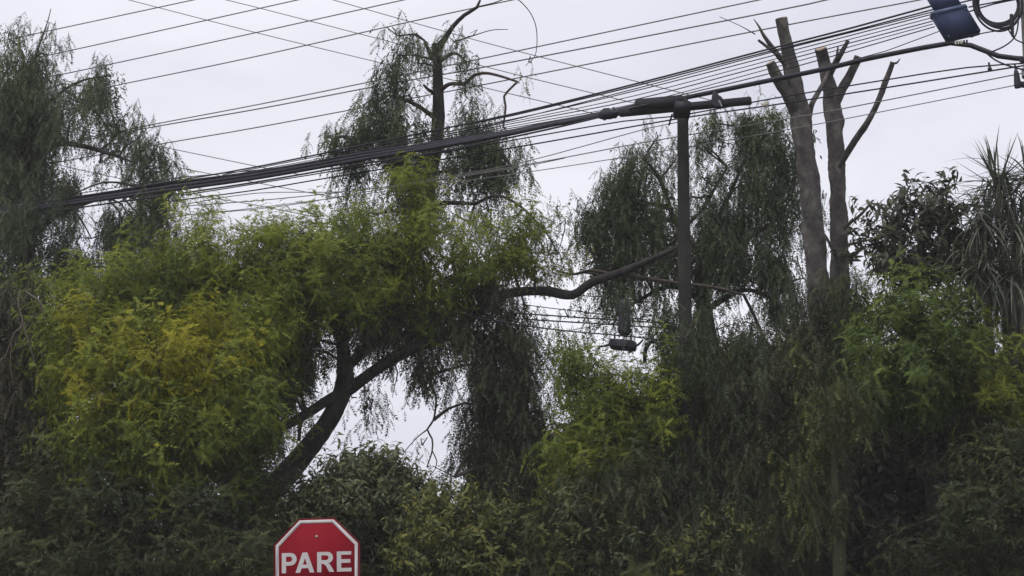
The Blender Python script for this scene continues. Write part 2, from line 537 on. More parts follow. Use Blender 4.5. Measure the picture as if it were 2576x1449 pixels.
def grow(mb, tw, limbs, blobs, style='weep', base_tint=0.45, per=6, sprig=0.13, link=True, scale=1.0, core=1.0):
    """blobs: (x, y, rx, ry, d, rd, density[, tint shift[, style]]) in picture units; limbs: list of point arrays the blobs hang on"""
    allp = np.concatenate([resample(l, np.ones(len(l)), .3)[0] for l in limbs]) if limbs else None
    for b in blobs:
        x, y, rx, ry, d, rd, dens = b[:7]
        ts = b[7] if len(b) > 7 else 0.0
        st = b[8] if len(b) > 8 else style
        c = P(x, y, d)
        m = S(d)
        rad = np.array((rx * m, rd, ry * m))
        cover = {'weep': 290, 'short': 170, 'sparse': 240, 'bush': 260, 'broad': 110, 'large': 170, 'backing': 420}[st]
        n = max(3, int(DENS * dens * math.pi * rx * ry / cover))
        nt_ = max(2, n // per)
        tc_ = ball(nt_) * rad + c
        own = rng.integers(0, nt_, n)
        pos = tc_[own] + rng.normal(size=(n, 3)) * sprig
        twt = rng.normal(0, .13, nt_)
        ts += rng.normal(0, .04)
        tint = base_tint + ts + twt[own] + rng.normal(0, .06, n)
        sca = (rng.uniform(.65, 1.4, n) if st == 'bush' else rng.uniform(.8, 1.3, n)) * scale
        if st in ('weep', 'short', 'sparse'):
            pos[:, 2] += 0.22 if st == 'weep' else .12
            spin = rng.uniform(0, 6.28, n)
            tl = np.stack([rng.normal(0, .14, n), rng.normal(0, .14, n), np.ones(n)], -1)
            R = frames(tl, spin)
        else:
            dirn = (pos - c) / rad
            dirn = dirn / (np.linalg.norm(dirn, axis=1)[:, None] + 1e-6) + rng.normal(0, .35, (n, 3))
            dirn[:, 2] += 0.55
            R = frames(dirn, rng.uniform(0, 6.28, n))
        scatter(mb, st, pos, R, sca, tint)
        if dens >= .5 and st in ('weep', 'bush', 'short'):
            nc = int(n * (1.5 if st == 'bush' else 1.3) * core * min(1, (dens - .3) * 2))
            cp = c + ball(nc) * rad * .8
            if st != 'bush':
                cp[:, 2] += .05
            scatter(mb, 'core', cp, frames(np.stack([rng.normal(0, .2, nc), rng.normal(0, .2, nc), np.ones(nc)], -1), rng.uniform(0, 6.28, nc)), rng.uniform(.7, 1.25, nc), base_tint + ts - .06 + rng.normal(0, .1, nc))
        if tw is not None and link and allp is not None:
            j = np.argmin(np.linalg.norm(allp - c, axis=1) + 0.6 * np.maximum(0, allp[:, 2] - c[2]))
            a = allp[j]
            L = np.linalg.norm(c - a)
            if L > .15 and rx >= 36 and st != 'sparse' and abs(c[1] - a[1]) < 1.6:
                mid = (a + c) / 2 + np.array((0, 0, .12 * L)) + rng.normal(0, .07 * L, 3)
                tube(tw, [a, mid, c], [min(.045, .014 + .012 * L), .018, .012], 5, .25, .1, False)
            for q in tc_[:: max(1, nt_ // 9)]:
                mid = (q + c) / 2 + np.array((0, 0, .1)) + rng.normal(0, .06, 3)
                tube(tw, [c, mid, q], [.012, .008, .004], 4, .25, 0, False)


CORE = {'weep': .65, 'mid': 1.2, 'yellow': .9, 'brown': .8, 'olive': .8, 'fresh': .8, 'bright': .8, 'shade': 1.0}


def tree(name, label, cat, limbs, crown, style='weep', lm='weep', bark='bark', tint=.45, base=None, group=None, extra=None, per=6, sprig=.13, crown_name='crown', scale=1.0, more=(), core=None):
    """limbs: list of (part name, [(x, y, d, r), ...]) measured in the picture, the first the trunk; crown: blobs"""
    lp = []
    first = V(limbs[0][1])
    g = first[0][0].copy()
    if base is None:
        base = (g[0], g[1], 0.0)
    root = thing(name, label, cat, base, group)
    org = np.array(base, float)
    for i, (pn, pts) in enumerate(limbs):
        p, r = V(pts)
        if i == 0 and p[0][2] > 0.05:
            r0 = r[0]
            p = [np.array((base[0], base[1], -.1)), (np.array(base) + p[0]) / 2 + np.array((.05, 0, 0))] + p
            r = [r0 * 1.35, r0 * 1.1] + r
        mb = MB()
        big = max(r) > .05
        tube(mb, p, r, 12 if big else 7, .12 if big else .08, .10 if big else .05)
        mb.build(pn, M[bark] if big else M['twig' if bark == 'bark' else bark], root, origin=org)
        lp.append(np.array(p))
    if crown:
        mb, tw = MB(), MB()
        grow(mb, tw, lp, crown, style, tint, per, sprig, True, scale, CORE.get(lm, 1) if core is None else core)
        if extra:
            extra(mb)
        tag(mb.build(crown_name, M[lm], root, smooth=False, origin=org), kind='stuff')
        for nm2, b2, st2, lm2, ti2 in more:
            m2 = MB()
            grow(m2, tw, lp, b2, st2, ti2, per, sprig, True, scale, CORE.get(lm2, 1))
            tag(m2.build(nm2, M[lm2], root, smooth=False, origin=org), kind='stuff')
        if tw.v:
            tag(tw.build('twigs', M['twig'], root, origin=org), kind='stuff')
    return root


# ------------------------------------------------------------------ ground, road, pavement
def sheet(name, x0, x1, y0, y1, z, m, h=0.0):
    me = bpy.data.meshes.new(name)
    bm = bmesh.new()
    a = [bm.verts.new((x, y, z)) for x, y in ((x0, y0), (x1, y0), (x1, y1), (x0, y1))]
    bm.faces.new(a)
    if h:
        b = [bm.verts.new((x, y, z - h)) for x, y in ((x0, y0), (x1, y0), (x1, y1), (x0, y1))]
        for i in range(4):
            bm.faces.new((a[i], b[i], b[(i + 1) % 4], a[(i + 1) % 4]))
    bm.normal_update()
    bm.to_mesh(me)
    bm.free()
    me.materials.append(m)
    o = bpy.data.objects.new(name, me)
    col.objects.link(o)
    return tag(o, kind='structure')


sheet('ground', -900, 900, -400, 1500, -.012, M['soil'])
sheet('road', -300, 300, -5, 11.6, 0.0, M['asphalt'])
sheet('kerb', -300, 300, 11.6, 11.75, 0.12, M['concrete'], .2)
sheet('pavement', -300, 300, 11.753, 16.0, 0.115, M['pave'], .2)
sheet('road_marking', -60, 60, 3.2, 3.32, 0.005, M['paint'])

# ------------------------------------------------------------------ overhead lines
LINES = []


def line(name, label, pts, r, m='wire', group=None, dd=0.0, step=.6, sides=6):
    """pts: (x, y) measured in the picture, laid along the line run (or at (x, y, d))"""
    pp = [P(q[0], q[1], q[2] if len(q) > 2 else WD(q[0]) + dd) for q in pts]
    if group == UG:      # the high wires run on past the frame at both ends
        pp = [pp[0] + unit(pp[0] - pp[1]) * 12] + pp + [pp[-1] + unit(pp[-1] - pp[-2]) * 12]
    mb = MB()
    tube(mb, pp, [r] * len(pp), sides, step, 0, True)
    o = mb.build(name, M[m], origin=pp[0])
    tag(o, label, 'wire' if m == 'wire' else 'cable', group)
    return o


UG = 'upper power wires'
line('power_line', 'uppermost thin power wire crossing the left corner of the sky', [(-80, 121), (65, 90), (485, 0), (700, -46)], .011, group=UG, dd=2.5)
line('power_line', 'second thin power wire from the top, left of the tall pruned tree', [(-80, 178), (140, 135), (644, 23), (900, -34)], .011, group=UG, dd=2.5)
line('power_line', 'third thin power wire from the top, left of the tall pruned tree', [(-80, 236), (275, 162), (644, 82), (1014, 0), (1200, -42)], .011, group=UG, dd=2.5)
line('power_line', 'fourth thin power wire, passing over the top of the tall pruned tree', [(-80, 290), (325, 208), (644, 142), (1044, 52), (1288, 0), (1500, -46)], .011, group=UG, dd=2.5)
line('power_line', 'upper of the close wire pair behind the tall pruned tree', [(-80, 408), (350, 320), (644, 264), (974, 197), (1288, 131), (1908, 0), (2100, -40)], .011, group=UG, dd=3.2)
line('power_line', 'lower of the close wire pair behind the tall pruned tree', [(-80, 410), (350, 326), (644, 275), (974, 212), (1288, 156), (1932, 31), (2077, 0), (2300, -50)], .012, group=UG, dd=3.2)
line('power_line', 'lowest upper power wire, ending in the sky behind the pollarded trunks', [(-80, 448), (405, 362), (644, 321), (1074, 240), (1288, 199), (1932, 72), (2312, 0), (2450, -28)], .011, group=UG, dd=3.2)
XG = 'thin wires crossing diagonally'
for lab, pts in (
        ('lowest of three thin diagonal wires falling right behind the pruned tree', [(250, -20), (325, 0), (644, 82), (949, 156), (1288, 237), (1520, 292)]),
        ('middle of three thin diagonal wires falling right behind the pruned tree', [(480, -22), (570, 0), (644, 18), (989, 107), (1288, 185), (1503, 237), (1620, 265)]),
        ('highest of three thin diagonal wires falling right behind the pruned tree', [(750, -24), (839, 0), (1104, 75), (1288, 125), (1708, 232), (1830, 262)]),
        ('thin diagonal wire leaving the left pepper tree above the black bundle', [(150, 318), (410, 370), (644, 418), (760, 440)]),
        ('thin diagonal wire passing under the black bundle beside the left pepper tree', [(330, 398), (465, 425), (674, 465), (860, 500)]),
        ('lowest thin diagonal wire just above the yellow green crown', [(120, 408), (205, 428), (495, 490), (644, 516), (844, 556)])):
    line('service_wire', lab, pts, .008, group=XG, dd=4.5)
# the black communication cables
CG = 'black communication cables on the mid pole'
main = [(-120, 552), (215, 502), (430, 470), (644, 440), (924, 392), (1094, 366), (1288, 333), (1513, 288), (1708, 249), (1932, 203), (2082, 172), (2172, 150), (2322, 120), (2392, 108), (2442, 114), (2512, 141), (2600, 150)]
line('communication_cable', 'thickest black cable sagging across the whole picture to the right pole', main, .035, 'cable', CG, step=.3, sides=8)
line('communication_cable', 'black cable bound under the thickest cable on its left half', [(-120, 556), (215, 508), (430, 478), (644, 448), (924, 399), (1094, 371), (1288, 336), (1400, 312), (1515, 291)], .032, 'cable', CG, dd=-.05)
line('communication_cable', 'black cable bound above the thickest cable on its left half', [(-120, 546), (215, 496), (430, 461), (644, 433), (924, 384), (1094, 360), (1288, 329), (1420, 302), (1515, 287)], .026, 'cable', CG, dd=.06)
line('communication_cable', 'dark cable topping the fan of wires that reaches the navy box', [(-120, 540), (225, 490), (440, 455), (644, 420), (1000, 347), (1288, 287), (1603, 210), (1932, 124), (2147, 69), (2362, 10), (2600, -50)], .014, 'cable', CG)
line('communication_cable', 'dark cable running just under the topmost cable of the fan', [(1200, 308), (1288, 291), (1603, 215), (1932, 130), (2147, 77), (2362, 20), (2500, -14)], .011, 'cable', CG, dd=.1)
line('communication_cable', 'loose dark cable hanging below the bundle beside the left pepper tree', [(-120, 572), (215, 520), (430, 490), (644, 458), (900, 414), (1094, 384), (1288, 345), (1420, 316), (1515, 293)], .015, 'cable', CG, dd=-.1)
line('communication_cable', 'loose dark cable weaving over the bundle left of the pruned leader', [(-120, 532), (215, 484), (430, 450), (644, 428), (800, 408), (924, 378), (1094, 344), (1288, 302), (1603, 222), (1932, 134), (2147, 80), (2362, 26)], .008, 'cable', CG, dd=.12)
fan = [
    ([(560, 440), (900, 374), (1288, 300), (1600, 228), (1932, 143), (2340, 37)], 'second thin wire'),
    ([(560, 444), (900, 381), (1288, 306), (1600, 240), (1932, 153), (2343, 45)], 'third thin wire'),
    ([(700, 424), (1288, 311), (1600, 250), (1932, 163), (2346, 53)], 'fourth thin wire'),
    ([(700, 430), (1288, 317), (1600, 261), (1932, 174), (2348, 60)], 'fifth thin wire'),
    ([(1000, 372), (1288, 322), (1560, 272), (1932, 186), (2352, 67)], 'sixth thin wire'),
    ([(1900, 207), (2082, 168), (2230, 128), (2362, 79)], 'lowest thin wire'),
]
for i, (pts, nm) in enumerate(fan):
    line('thin_cable', nm + ' from the top in the fan between mid pole and navy box', pts, .0065 if i % 2 else .008, 'cable', 'fan of thin wires to the navy box', dd=.1 + .05 * i)
low = [
    ([(455, 492), (644, 462), (1000, 404), (1288, 353), (1568, 305), (1703, 292), (1932, 250), (2222, 202), (2432, 170), (2600, 158)], .010, 'dark wire just under the thickest cable, crossing both pollarded trunks'),
    ([(430, 506), (644, 478), (834, 446), (1288, 372), (1698, 300), (1932, 266), (2232, 220), (2600, 161)], .011, 'second dark wire below the thickest cable, meeting the mid pole under its crossarm'),
    ([(455, 516), (644, 486), (884, 481), (1100, 447), (1308, 410), (1633, 322), (1712, 306)], .007, 'thin wire rising steeply to the mid pole from under the bundle'),
    ([(455, 519), (700, 500), (1000, 466), (1313, 416), (1573, 367), (1716, 342), (2042, 288), (2542, 190), (2610, 178)], .008, 'thin wire passing the pole shaft below the crossarm toward the right pole'),
    ([(430, 545), (644, 523), (994, 478), (1313, 435), (1548, 399), (1716, 372), (2042, 315), (2552, 215), (2610, 205)], .0065, 'lowest thin wire, passing behind the pepper tree and under the long cut branch'),
    ([(455, 541), (700, 520), (994, 470), (1288, 424), (1420, 398)], .007, 'thin wire between the two lowest wires on the left'),
]
for pts, r, lab in low:
    line('lower_cable', lab, pts, r, 'cable' if r > .009 else 'wire', 'wires below the thick cable', dd=.15)
far = [
    ([(1250, 757), (1383, 775), (1477, 786), (1640, 806)], .010, 'uppermost far wire seen in the gap under the long bare limb'),
    ([(1250, 785), (1358, 792), (1506, 802), (1660, 812)], .016, 'second far wire seen in the gap under the long bare limb'),
    ([(1250, 798), (1349, 805), (1549, 817), (1680, 826)], .016, 'third far wire seen in the gap under the long bare limb'),
    ([(1400, 838), (1445, 829), (1530, 815), (1660, 790)], .008, 'thin far wire crossing the others above the splice box'),
    ([(1380, 730), (1464, 744), (1505, 746), (1640, 760)], .012, 'short far wire right under the elbow of the bare limb'),
]
line('messenger_wire', 'dark wire from the pole carrying the splice box, below the far wires', [(1716, 862, 27.0), (1600, 848, 26.7), (1534, 842, 26.6), (1440, 834, 26.9), (1353, 824, 27.5), (1200, 800, 28.5)], .010, 'cable')
for pts, r, lab in far:
    line('far_wire', lab, [(x, y, 41) for x, y in pts], r, 'cable', 'far wires in the gap under the limb')

# ------------------------------------------------------------------ poles and hardware


def box_mb(mb, c, ax, ay, az, hx, hy, hz, bev=0.0):
    bm = bmesh.new()
    bmesh.ops.create_cube(bm, size=2)
    for v in bm.verts:
        v.co = Vector((v.co.x * hx, v.co.y * hy, v.co.z * hz))
    if bev:
        bmesh.ops.bevel(bm, geom=list(bm.edges), offset=bev, segments=2, affect='EDGES')
    bm.verts.ensure_lookup_table()
    A = np.stack([ax, ay, az], -1)
    vs = np.array([v.co[:] for v in bm.verts]) @ A.T + np.asarray(c)
    bm.verts.index_update()
    for f in bm.faces:
        idx = [v.index for v in f.verts]
        mb.f.append(np.array([idx]) + mb.n)
        mb.t.append(np.array([.5]))
    mb.v.append(vs)
    mb.n += len(vs)
    bm.free()


X_, Y_, Z_ = np.eye(3)
# mid pole: square, tapered, mossy
pb = P(1716, 250, 27.0)
root = thing('utility_pole', 'mossy square pole with dark crossarm standing before the right pepper tree', 'utility pole', (pb[0], pb[1], 0))
org = np.array((pb[0], pb[1], 0))
mb = MB()
top = P(1718, 246, 27)[2]
zs = np.linspace(-.2, top, 22)
for i, z in enumerate(zs):
    h = np.interp(z, (0, top), (.115, .077)) * (1 + .02 * rng.normal())
    ch = h * .25
    ring = [(h, -h + ch), (h, h - ch), (h - ch, h), (-h + ch, h), (-h, h - ch), (-h, -h + ch), (-h + ch, -h), (h - ch, -h)]
    mb.v.append(np.array([(x + .012 * math.sin(z * .7), y, z) for x, y in ring]) + org)
idx = np.arange(22 * 8).reshape(22, 8)
mb.f.append(np.stack([idx[:-1], np.roll(idx[:-1], -1, 1), np.roll(idx[1:], -1, 1), idx[1:]], -1).reshape(-1, 4))
mb.f.append(idx[-1][None])
mb.t += [np.full(21 * 8, .5), np.full(1, .5)]
mb.n = 22 * 8
shaft = mb.build('shaft', M['polewood'], root, smooth=False, origin=org)
# crossarm, runs obliquely along the line
a0, a1 = P(1556, 294, 27.0), P(1886, 263, 26.5)
ca = (a0 + a1) / 2 + np.array((0, -.19, 0))
axd = unit(a1 - a0)
up = unit(np.cross(np.cross(axd, Z_), axd))
fw = np.cross(up, axd)
mb = MB()
box_mb(mb, ca, axd, fw, up, np.linalg.norm(a1 - a0) / 2, .05, .052, .01)
arm = mb.build('crossarm', M['arm'], root, smooth=False, origin=org)
mb = MB()
box_mb(mb, P(1655, 270, 26.8) + np.array((0, -.26, 0)), axd, fw, up, .36, .03, .075, .02)
mb.build('cable_bracket', M['arm'], root, smooth=False, origin=org)
mb = MB()
box_mb(mb, P(1712, 287, 26.8) + np.array((0, -.22, 0)), X_, Y_, Z_, .115, .20, .075, .012)
mb.build('pole_band', M['cable'], root, smooth=False, origin=org)
for k, (x, y) in enumerate(((1690, 290), (1735, 286))):
    mb = MB()
    c = P(x, y, 26.55)
    tube(mb, [c + np.array((0, -.03, 0)), c + np.array((0, .5, 0))], [.014, .014], 6, .2)
    mb.build('bolt', M['cable'], root, origin=org)
# cable clamp on the thick cable, splice case, looped tie
root = thing('cable_splice', 'black splice case where the thick cable meets the crossarm', 'splice case', P(1530, 288, WD(1530)))
org = P(1530, 288, WD(1530))
mb = MB()
tube(mb, [P(1508, 291, WD(1508) - .05), P(1518, 289, WD(1518) - .05), P(1545, 286, WD(1545) - .05), P(1556, 282, WD(1556) - .05)], [.05, .078, .072, .04], 12, .05, .05)
mb.build('case', M['cable'], root, origin=org)
for x in (1519, 1533, 1546):
    mb = MB()
    tube(mb, [P(x - 2.5, 289.5 - .2 * (x - 1519), WD(x) - .05), P(x + 2.5, 288.5 - .2 * (x - 1519), WD(x) - .05)], [.088, .088], 12, .02)
    mb.build('clamp_ring', M['cable'], root, origin=org)
mb = MB()
box_mb(mb, P(1526, 278, WD(1526) - .05), axd, fw, up, .05, .04, .03, .008)
mb.build('lug', M['cable'], root, smooth=False, origin=org)
line('tie_cable', 'short black cable from the splice case along the crossarm to the pole', [(1545, 284, 27.2), (1600, 270, 26.6), (1660, 258, 26.6), (1712, 252, 26.6)], .024, 'cable', step=.08)
root = thing('cable_clamp', 'black rounded clamp sitting on the crossarm right of the pole', 'clamp', P(1805, 268, 26.4))
org = P(1805, 268, 26.4)
mb = MB()
c = P(1806, 256, 26.3)
tube(mb, [c + np.array((-.02, -.06, 0)), c + np.array((.02, .08, 0))], [.085, .085], 14, .04, .06)
mb.build('drum', M['cable'], root, origin=org)
mb = MB()
tube(mb, [P(1798, 232, 26.3), P(1800, 246, 26.3)], [.035, .06], 8, .05)
mb.build('hook', M['cable'], root, origin=org)
mb = MB()
tube(mb, [P(1808, 252, 26.15), P(1816, 268, 26.15)], [.012, .012], 6, .05)
mb.build('strap', M['steel'], root, origin=org)

# looped cable, dome case and box hung low on and behind the pole
line('cable_loop', 'dark cable arching beside the pole above the green shrub', [(1622, 912, 27.5), (1624, 880, 27.4), (1642, 858, 27.3), (1662, 874, 27.2), (1672, 905, 27.2), (1690, 940, 27.1)], .03, 'cable', step=.05, sides=8)
root = thing('splice_box', 'black rectangular splice box hanging below the far wires', 'splice box', P(1567, 868, 26.6))
org = P(1567, 868, 26.6)
mb = MB()
ax_ = unit(P(1600, 871, 26.5) - P(1534, 866, 26.7))
box_mb(mb, org, ax_, unit(np.cross(Z_, ax_)), Z_, .180, .08, .076, .016)
mb.build('body', M['cable'], root, smooth=False, origin=org)
mb = MB()
box_mb(mb, org + np.array((0, 0, -.02)), ax_, unit(np.cross(Z_, ax_)), Z_, .186, .086, .010, .004)
mb.build('lid_seam', M['cable'], root, smooth=False, origin=org)
for dx in (-.13, .13):
    mb = MB()
    tube(mb, [org + ax_ * dx + np.array((0, 0, .07)), org + ax_ * dx + np.array((0, 0, .165))], [.012, .012], 6, .05)
    mb.build('hanger', M['cable'], root, origin=org)
mb = MB()
tube(mb, [org + ax_ * .178, org + ax_ * .24 + np.array((0, 0, .02)), org + ax_ * .32 + np.array((0, 0, .10))], [.02, .017, .012], 6, .04)
mb.build('cable_tail', M['cable'], root, origin=org)
mb = MB()
tube(mb, [org - ax_ * .178, org - ax_ * .24 + np.array((0, 0, -.02)), org - ax_ * .36 + np.array((0, 0, -.05))], [.02, .017, .012], 6, .04)
mb.build('cable_tail', M['cable'], root, origin=org)
root = thing('dome_case', 'dark upright dome case hanging above the splice box', 'splice case', P(1571, 800, 26.8))
org = P(1571, 800, 26.8)
mb = MB()
tube(mb, [P(1571, 842, 26.8), P(1571, 836, 26.8), P(1571, 775, 26.8), P(1570, 760, 26.8), P(1570, 752, 26.8)], [.07, .092, .088, .068, .016], 14, .06, .03)
mb.build('dome', M['cable'], root, origin=org)
mb = MB()
tube(mb, [P(1571, 834, 26.8), P(1571, 829, 26.8)], [.104, .104], 14, .05)
mb.build('base_ring', M['cable'], root, origin=org)
# right pole, only its edge in view
pe = P(2569, 100, 23.6)
px_ = pe[0] + .17
root = thing('concrete_pole', 'pale concrete pole at the right edge carrying box, coil and cables', 'utility pole', (px_, 23.6, 0))
org = np.array((px_, 23.6, 0))
mb = MB()
tube(mb, [org + Z_ * -.2, org + Z_ * 5, org + Z_ * 10.6], [.21, .185, .15], 20, .4, .01)
mb.build('shaft', M['concrete'], root, origin=org)
for y in (30, 178, 186):
    mb = MB()
    z = P(2572, y, 23.6)[2]
    tube(mb, [np.array((px_, 23.6, z - .03)), np.array((px_, 23.6, z + .03))], [.185, .185], 20, .1)
    mb.build('steel_band', M['steel'], root, origin=org)
for (x, y) in ((2568, 150), (2566, 212)):
    mb = MB()
    c = P(x, y, 23.4)
    tube(mb, [c, np.array((px_, 23.5, c[2]))], [.04, .05], 8, .1)
    mb.build('cable_bracket', M['cable'], root, origin=org)

# navy box, tilted, with upper housing
root = thing('terminal_box', 'tilted navy blue terminal box resting on the thick cable', 'terminal box', P(2405, 70, 23.7))
org = P(2405, 70, 23.7)
tilt = math.radians(-25)
bx = np.array((math.cos(math.radians(11)), -.15, math.sin(math.radians(11))))
bx = unit(bx)
bzv = unit(np.array((-math.sin(math.radians(27)), 0.05, math.cos(math.radians(27)))))
by = unit(np.cross(bzv, bx))
Abox = np.stack([bx, by, bzv], -1)


def skewbox(mb, c, hx, hy, hz, bev):
    box_mb(mb, c, bx, by, bzv, hx, hy, hz, bev)


c0 = P(2404, 60, 23.7)
mb = MB()
skewbox(mb, c0, .222, .10, .205, .015)
mb.build('body', M['bluebox'], root, smooth=False, origin=org)
mb = MB()
skewbox(mb, c0 - by * .0 + bzv * .185, .232, .112, .03, .01)
mb.build('lid_lip', M['bluelid'], root, smooth=False, origin=org)
mb = MB()
skewbox(mb, c0 + bzv * .34 + bx * .02, .165, .085, .13, .012)
mb.build('upper_housing', M['bluebox'], root, smooth=False, origin=org)
for k in range(5):
    mb = MB()
    c = P(2404 + 7 * k, 103 - .6 * k, 23.6)
    tube(mb, [c, c + np.array((0, 0, -.045))], [.013, .011], 6, .03)
    mb.build('cable_clip', M['clip' if k < 3 else 'cable'], root, origin=org)
for sx in (-1, 1):
    for sz in (-1, 1):
        mb = MB()
        c = c0 - by * .1 + bx * sx * .19 + bzv * (sz * .16 - .02)
        tube(mb, [c, c - by * .012], [.012, .010], 8, .02)
        mb.build('screw', M['bluelid'], root, origin=org)

# coil of spare cable
root = thing('cable_coil', 'hanging coil of spare black cable beside the navy box', 'cable coil', P(2510, 12, 23.5))
org = P(2510, 12, 23.5)
for k in range(5):
    mb = MB()
    rr = S(23.5) * (51 + 3.2 * k)
    an = np.linspace(0, 2 * math.pi, 40)
    cc = P(2509 + 1.5 * rng.normal(), 10 + 1.5 * rng.normal(), 23.5 - .02 * k)
    pts = [cc + rr * np.array((math.cos(a) * 1.0, .08 * math.sin(a * 2 + k), math.sin(a) * (1.05 + .02 * k))) for a in an]
    tube(mb, pts, [.0135] * 40, 7, .05, 0, False)
    mb.build('loop', M['cable'], root, origin=org)
mb = MB()
tube(mb, [P(2544, 36, 23.4), P(2545, 60, 23.4), P(2548, 92, 23.4)], [.022, .03, .018], 8, .05, .1)
mb.build('binding', M['cable'], root, origin=org)
line('drop_cable', 'thin black cable dropping from the coil to the thick cable', [(2562, 30, 23.4), (2560, 70, 23.4), (2550, 97, 23.4), (2525, 117, 23.4), (2493, 131, 23.5)], .010, 'cable', step=.06)
line('drop_cable', 'thin black cable from the coil binding to the right pole', [(2537, 75, 23.4), (2550, 95, 23.4), (2566, 105, 23.4), (2600, 116, 23.4)], .009, 'cable', step=.06)
line('drop_cable', 'thin black cable from the navy box up to the coil', [(2442, 94, 23.6), (2470, 84, 23.6), (2510, 77, 23.5), (2545, 68, 23.4)], .008, 'cable', step=.08)
line('drop_cable', 'short black cable from the thick cable down to the lower wire clamp', [(2482, 134, 23.5), (2502, 150, 23.5), (2530, 163, 23.4), (2560, 172, 23.4), (2600, 180, 23.4)], .011, 'cable', step=.08)
for k, (y0, y1) in enumerate(((10, 2), (22, 6))):
    line('drop_cable', ('upper' if k == 0 else 'lower') + ' short wire between the navy box and the right pole, through the coil', [(2436, y0 + 8, 23.7), (2500, y1 + 4, 23.6), (2600, y1 - 16, 23.6)], .010, 'cable', step=.2)
root = thing('dead_end_clamp', 'small black clamp hanging from the lower wire beside the right pole', 'clamp', P(2558, 195, 23.4))
org = P(2558, 195, 23.4)
mb = MB()
tube(mb, [P(2555, 176, 23.4), P(2557, 186, 23.4), P(2560, 214, 23.4), P(2561, 221, 23.4)], [.02, .034, .046, .04], 10, .03, .04)
mb.build('body', M['cable'], root, origin=org)
mb = MB()
tube(mb, [P(2552, 160, 23.4), P(2556, 178, 23.4)], [.012, .016], 6, .03)
mb.build('hook', M['cable'], root, origin=org)
root = thing('wire_spacer', 'small black spacer joining two wires near the right pole', 'spacer', P(2489, 166, 23.5))
org = P(2489, 166, 23.5)
mb = MB()
tube(mb, [P(2487, 157, 23.45), P(2489, 166, 23.45), P(2490, 176, 23.45)], [.012, .015, .02], 7, .03)
mb.build('rod', M['cable'], root, origin=org)
mb = MB()
tube(mb, [P(2486, 175, 23.45), P(2494, 173, 23.45)], [.024, .024], 8, .03)
mb.build('grip', M['cable'], root, origin=org)
root = thing('pale_tag', 'small pale tag on the wire above the pepper tree', 'tag', P(1925, 262, WD(1925) + .1))
org = P(1925, 262, WD(1925) + .1)
mb = MB()
box_mb(mb, org, unit(np.array((1, 0, .18))), Y_, Z_, .055, .004, .03, .002)
mb.build('plate', M['clip'], root, smooth=False, origin=org)
mb = MB()
tube(mb, [org + Z_ * .02, org + Z_ * .06], [.006, .006], 5, .02)
mb.build('tie', M['cable'], root, origin=org)

# ------------------------------------------------------------------ PARE sign
SD = 14.0
ctr = P(797, 1308 + 105, SD)
sroot = thing('stop_sign', 'red octagonal PARE stop sign with white border on a steel post', 'traffic sign', (ctr[0], ctr[1] + .03, 0))
sorg = np.array((ctr[0], ctr[1] + .03, 0))
K = .615 / 2 / 850.0
roll = math.radians(1.4)
yaw = math.radians(-5)
RS = rotz(yaw) @ roty(-roll)


def sgn_pts(pts, off):
    """sign plane (u right, w up, metres) -> world, off metres in front of the plate"""
    q = np.array([(u, -off, w_) for u, w_ in pts]) @ RS.T
    return q + ctr


def octo(r):
    k = r * math.tan(math.pi / 8)
    return [(-k, r), (k, r), (r, k), (r, -k), (k, -r), (-k, -r), (-r, -k), (-r, k)]


def plate(name, poly, t0, t1, m, parent):
    mb = MB()
    a, b = sgn_pts(poly, t1), sgn_pts(poly, t0)
    n = len(poly)
    mb.v.append(np.vstack([a, b]))
    mb.f.append(np.arange(n)[::-1][None])
    mb.t.append(np.array([.5]))
    j = np.arange(n)
    mb.f.append(np.stack([j, (j + 1) % n, n + (j + 1) % n, n + j], -1))
    mb.t.append(np.full(n, .5))
    mb.f.append((n + np.arange(n))[None])
    mb.t.append(np.array([.5]))
    mb.n = 2 * n
    return mb.build(name, m, parent, smooth=False, origin=sorg)


def ring(name, p_out, p_in, t0, t1, m, parent):
    mb = MB()
    n = len(p_out)
    mb.v.append(np.vstack([sgn_pts(p_out, t1), sgn_pts(p_in, t1), sgn_pts(p_out, t0), sgn_pts(p_in, t0)]))
    j = np.arange(n)
    k = (j + 1) % n
    for a, b in ((0, 1), (2, 0), (1, 3)):
        mb.f.append(np.stack([a * n + j, b * n + j, b * n + k, a * n + k], -1))
        mb.t.append(np.full(n, .5))
    mb.n = 4 * n
    return mb.build(name, m, parent, smooth=False, origin=sorg)


R0 = 862 * K
face = plate('face', octo(R0), 0, .003, M['signred'], sroot)
ring('rim', octo(R0 + .004), octo(R0 - .004), -.014, .004, M['signrim'], sroot)
ring('border', octo(835 * K), octo(770 * K), .003, .0045, M['signwhite'], sroot)


def letter(polys, u0, w0, wd, ht):
    """polys: outlines in a 0..1 box; even-odd filled, given depth"""
    cu = bpy.data.curves.new('letter', 'CURVE')
    cu.dimensions = '2D'
    cu.fill_mode = 'FRONT'
    for poly in polys:
        s = cu.splines.new('POLY')
        s.points.add(len(poly) - 1)
        for i, (a, b) in enumerate(poly):
            s.points[i].co = (u0 + a * wd, w0 + b * ht, 0, 1)
        s.use_cyclic_u = True
    to = bpy.data.objects.new('letter_source', cu)
    col.objects.link(to)
    dg = bpy.context.evaluated_depsgraph_get()
    me = bpy.data.meshes.new_from_object(to.evaluated_get(dg))
    vs = np.array([(v.co.x, v.co.y) for v in me.vertices])
    fs = [list(p.vertices) for p in me.polygons]
    bpy.data.objects.remove(to)
    bpy.data.curves.remove(cu)
    mb = MB()
    mb.v.append(sgn_pts(vs, .0046))
    mb.n = len(vs)
    for f in fs:
        mb.f.append(np.array([f]))
        mb.t.append(np.array([.5]))
    o = mb.build('letter', M['signwhite'], face, smooth=False, origin=sorg)
    return o


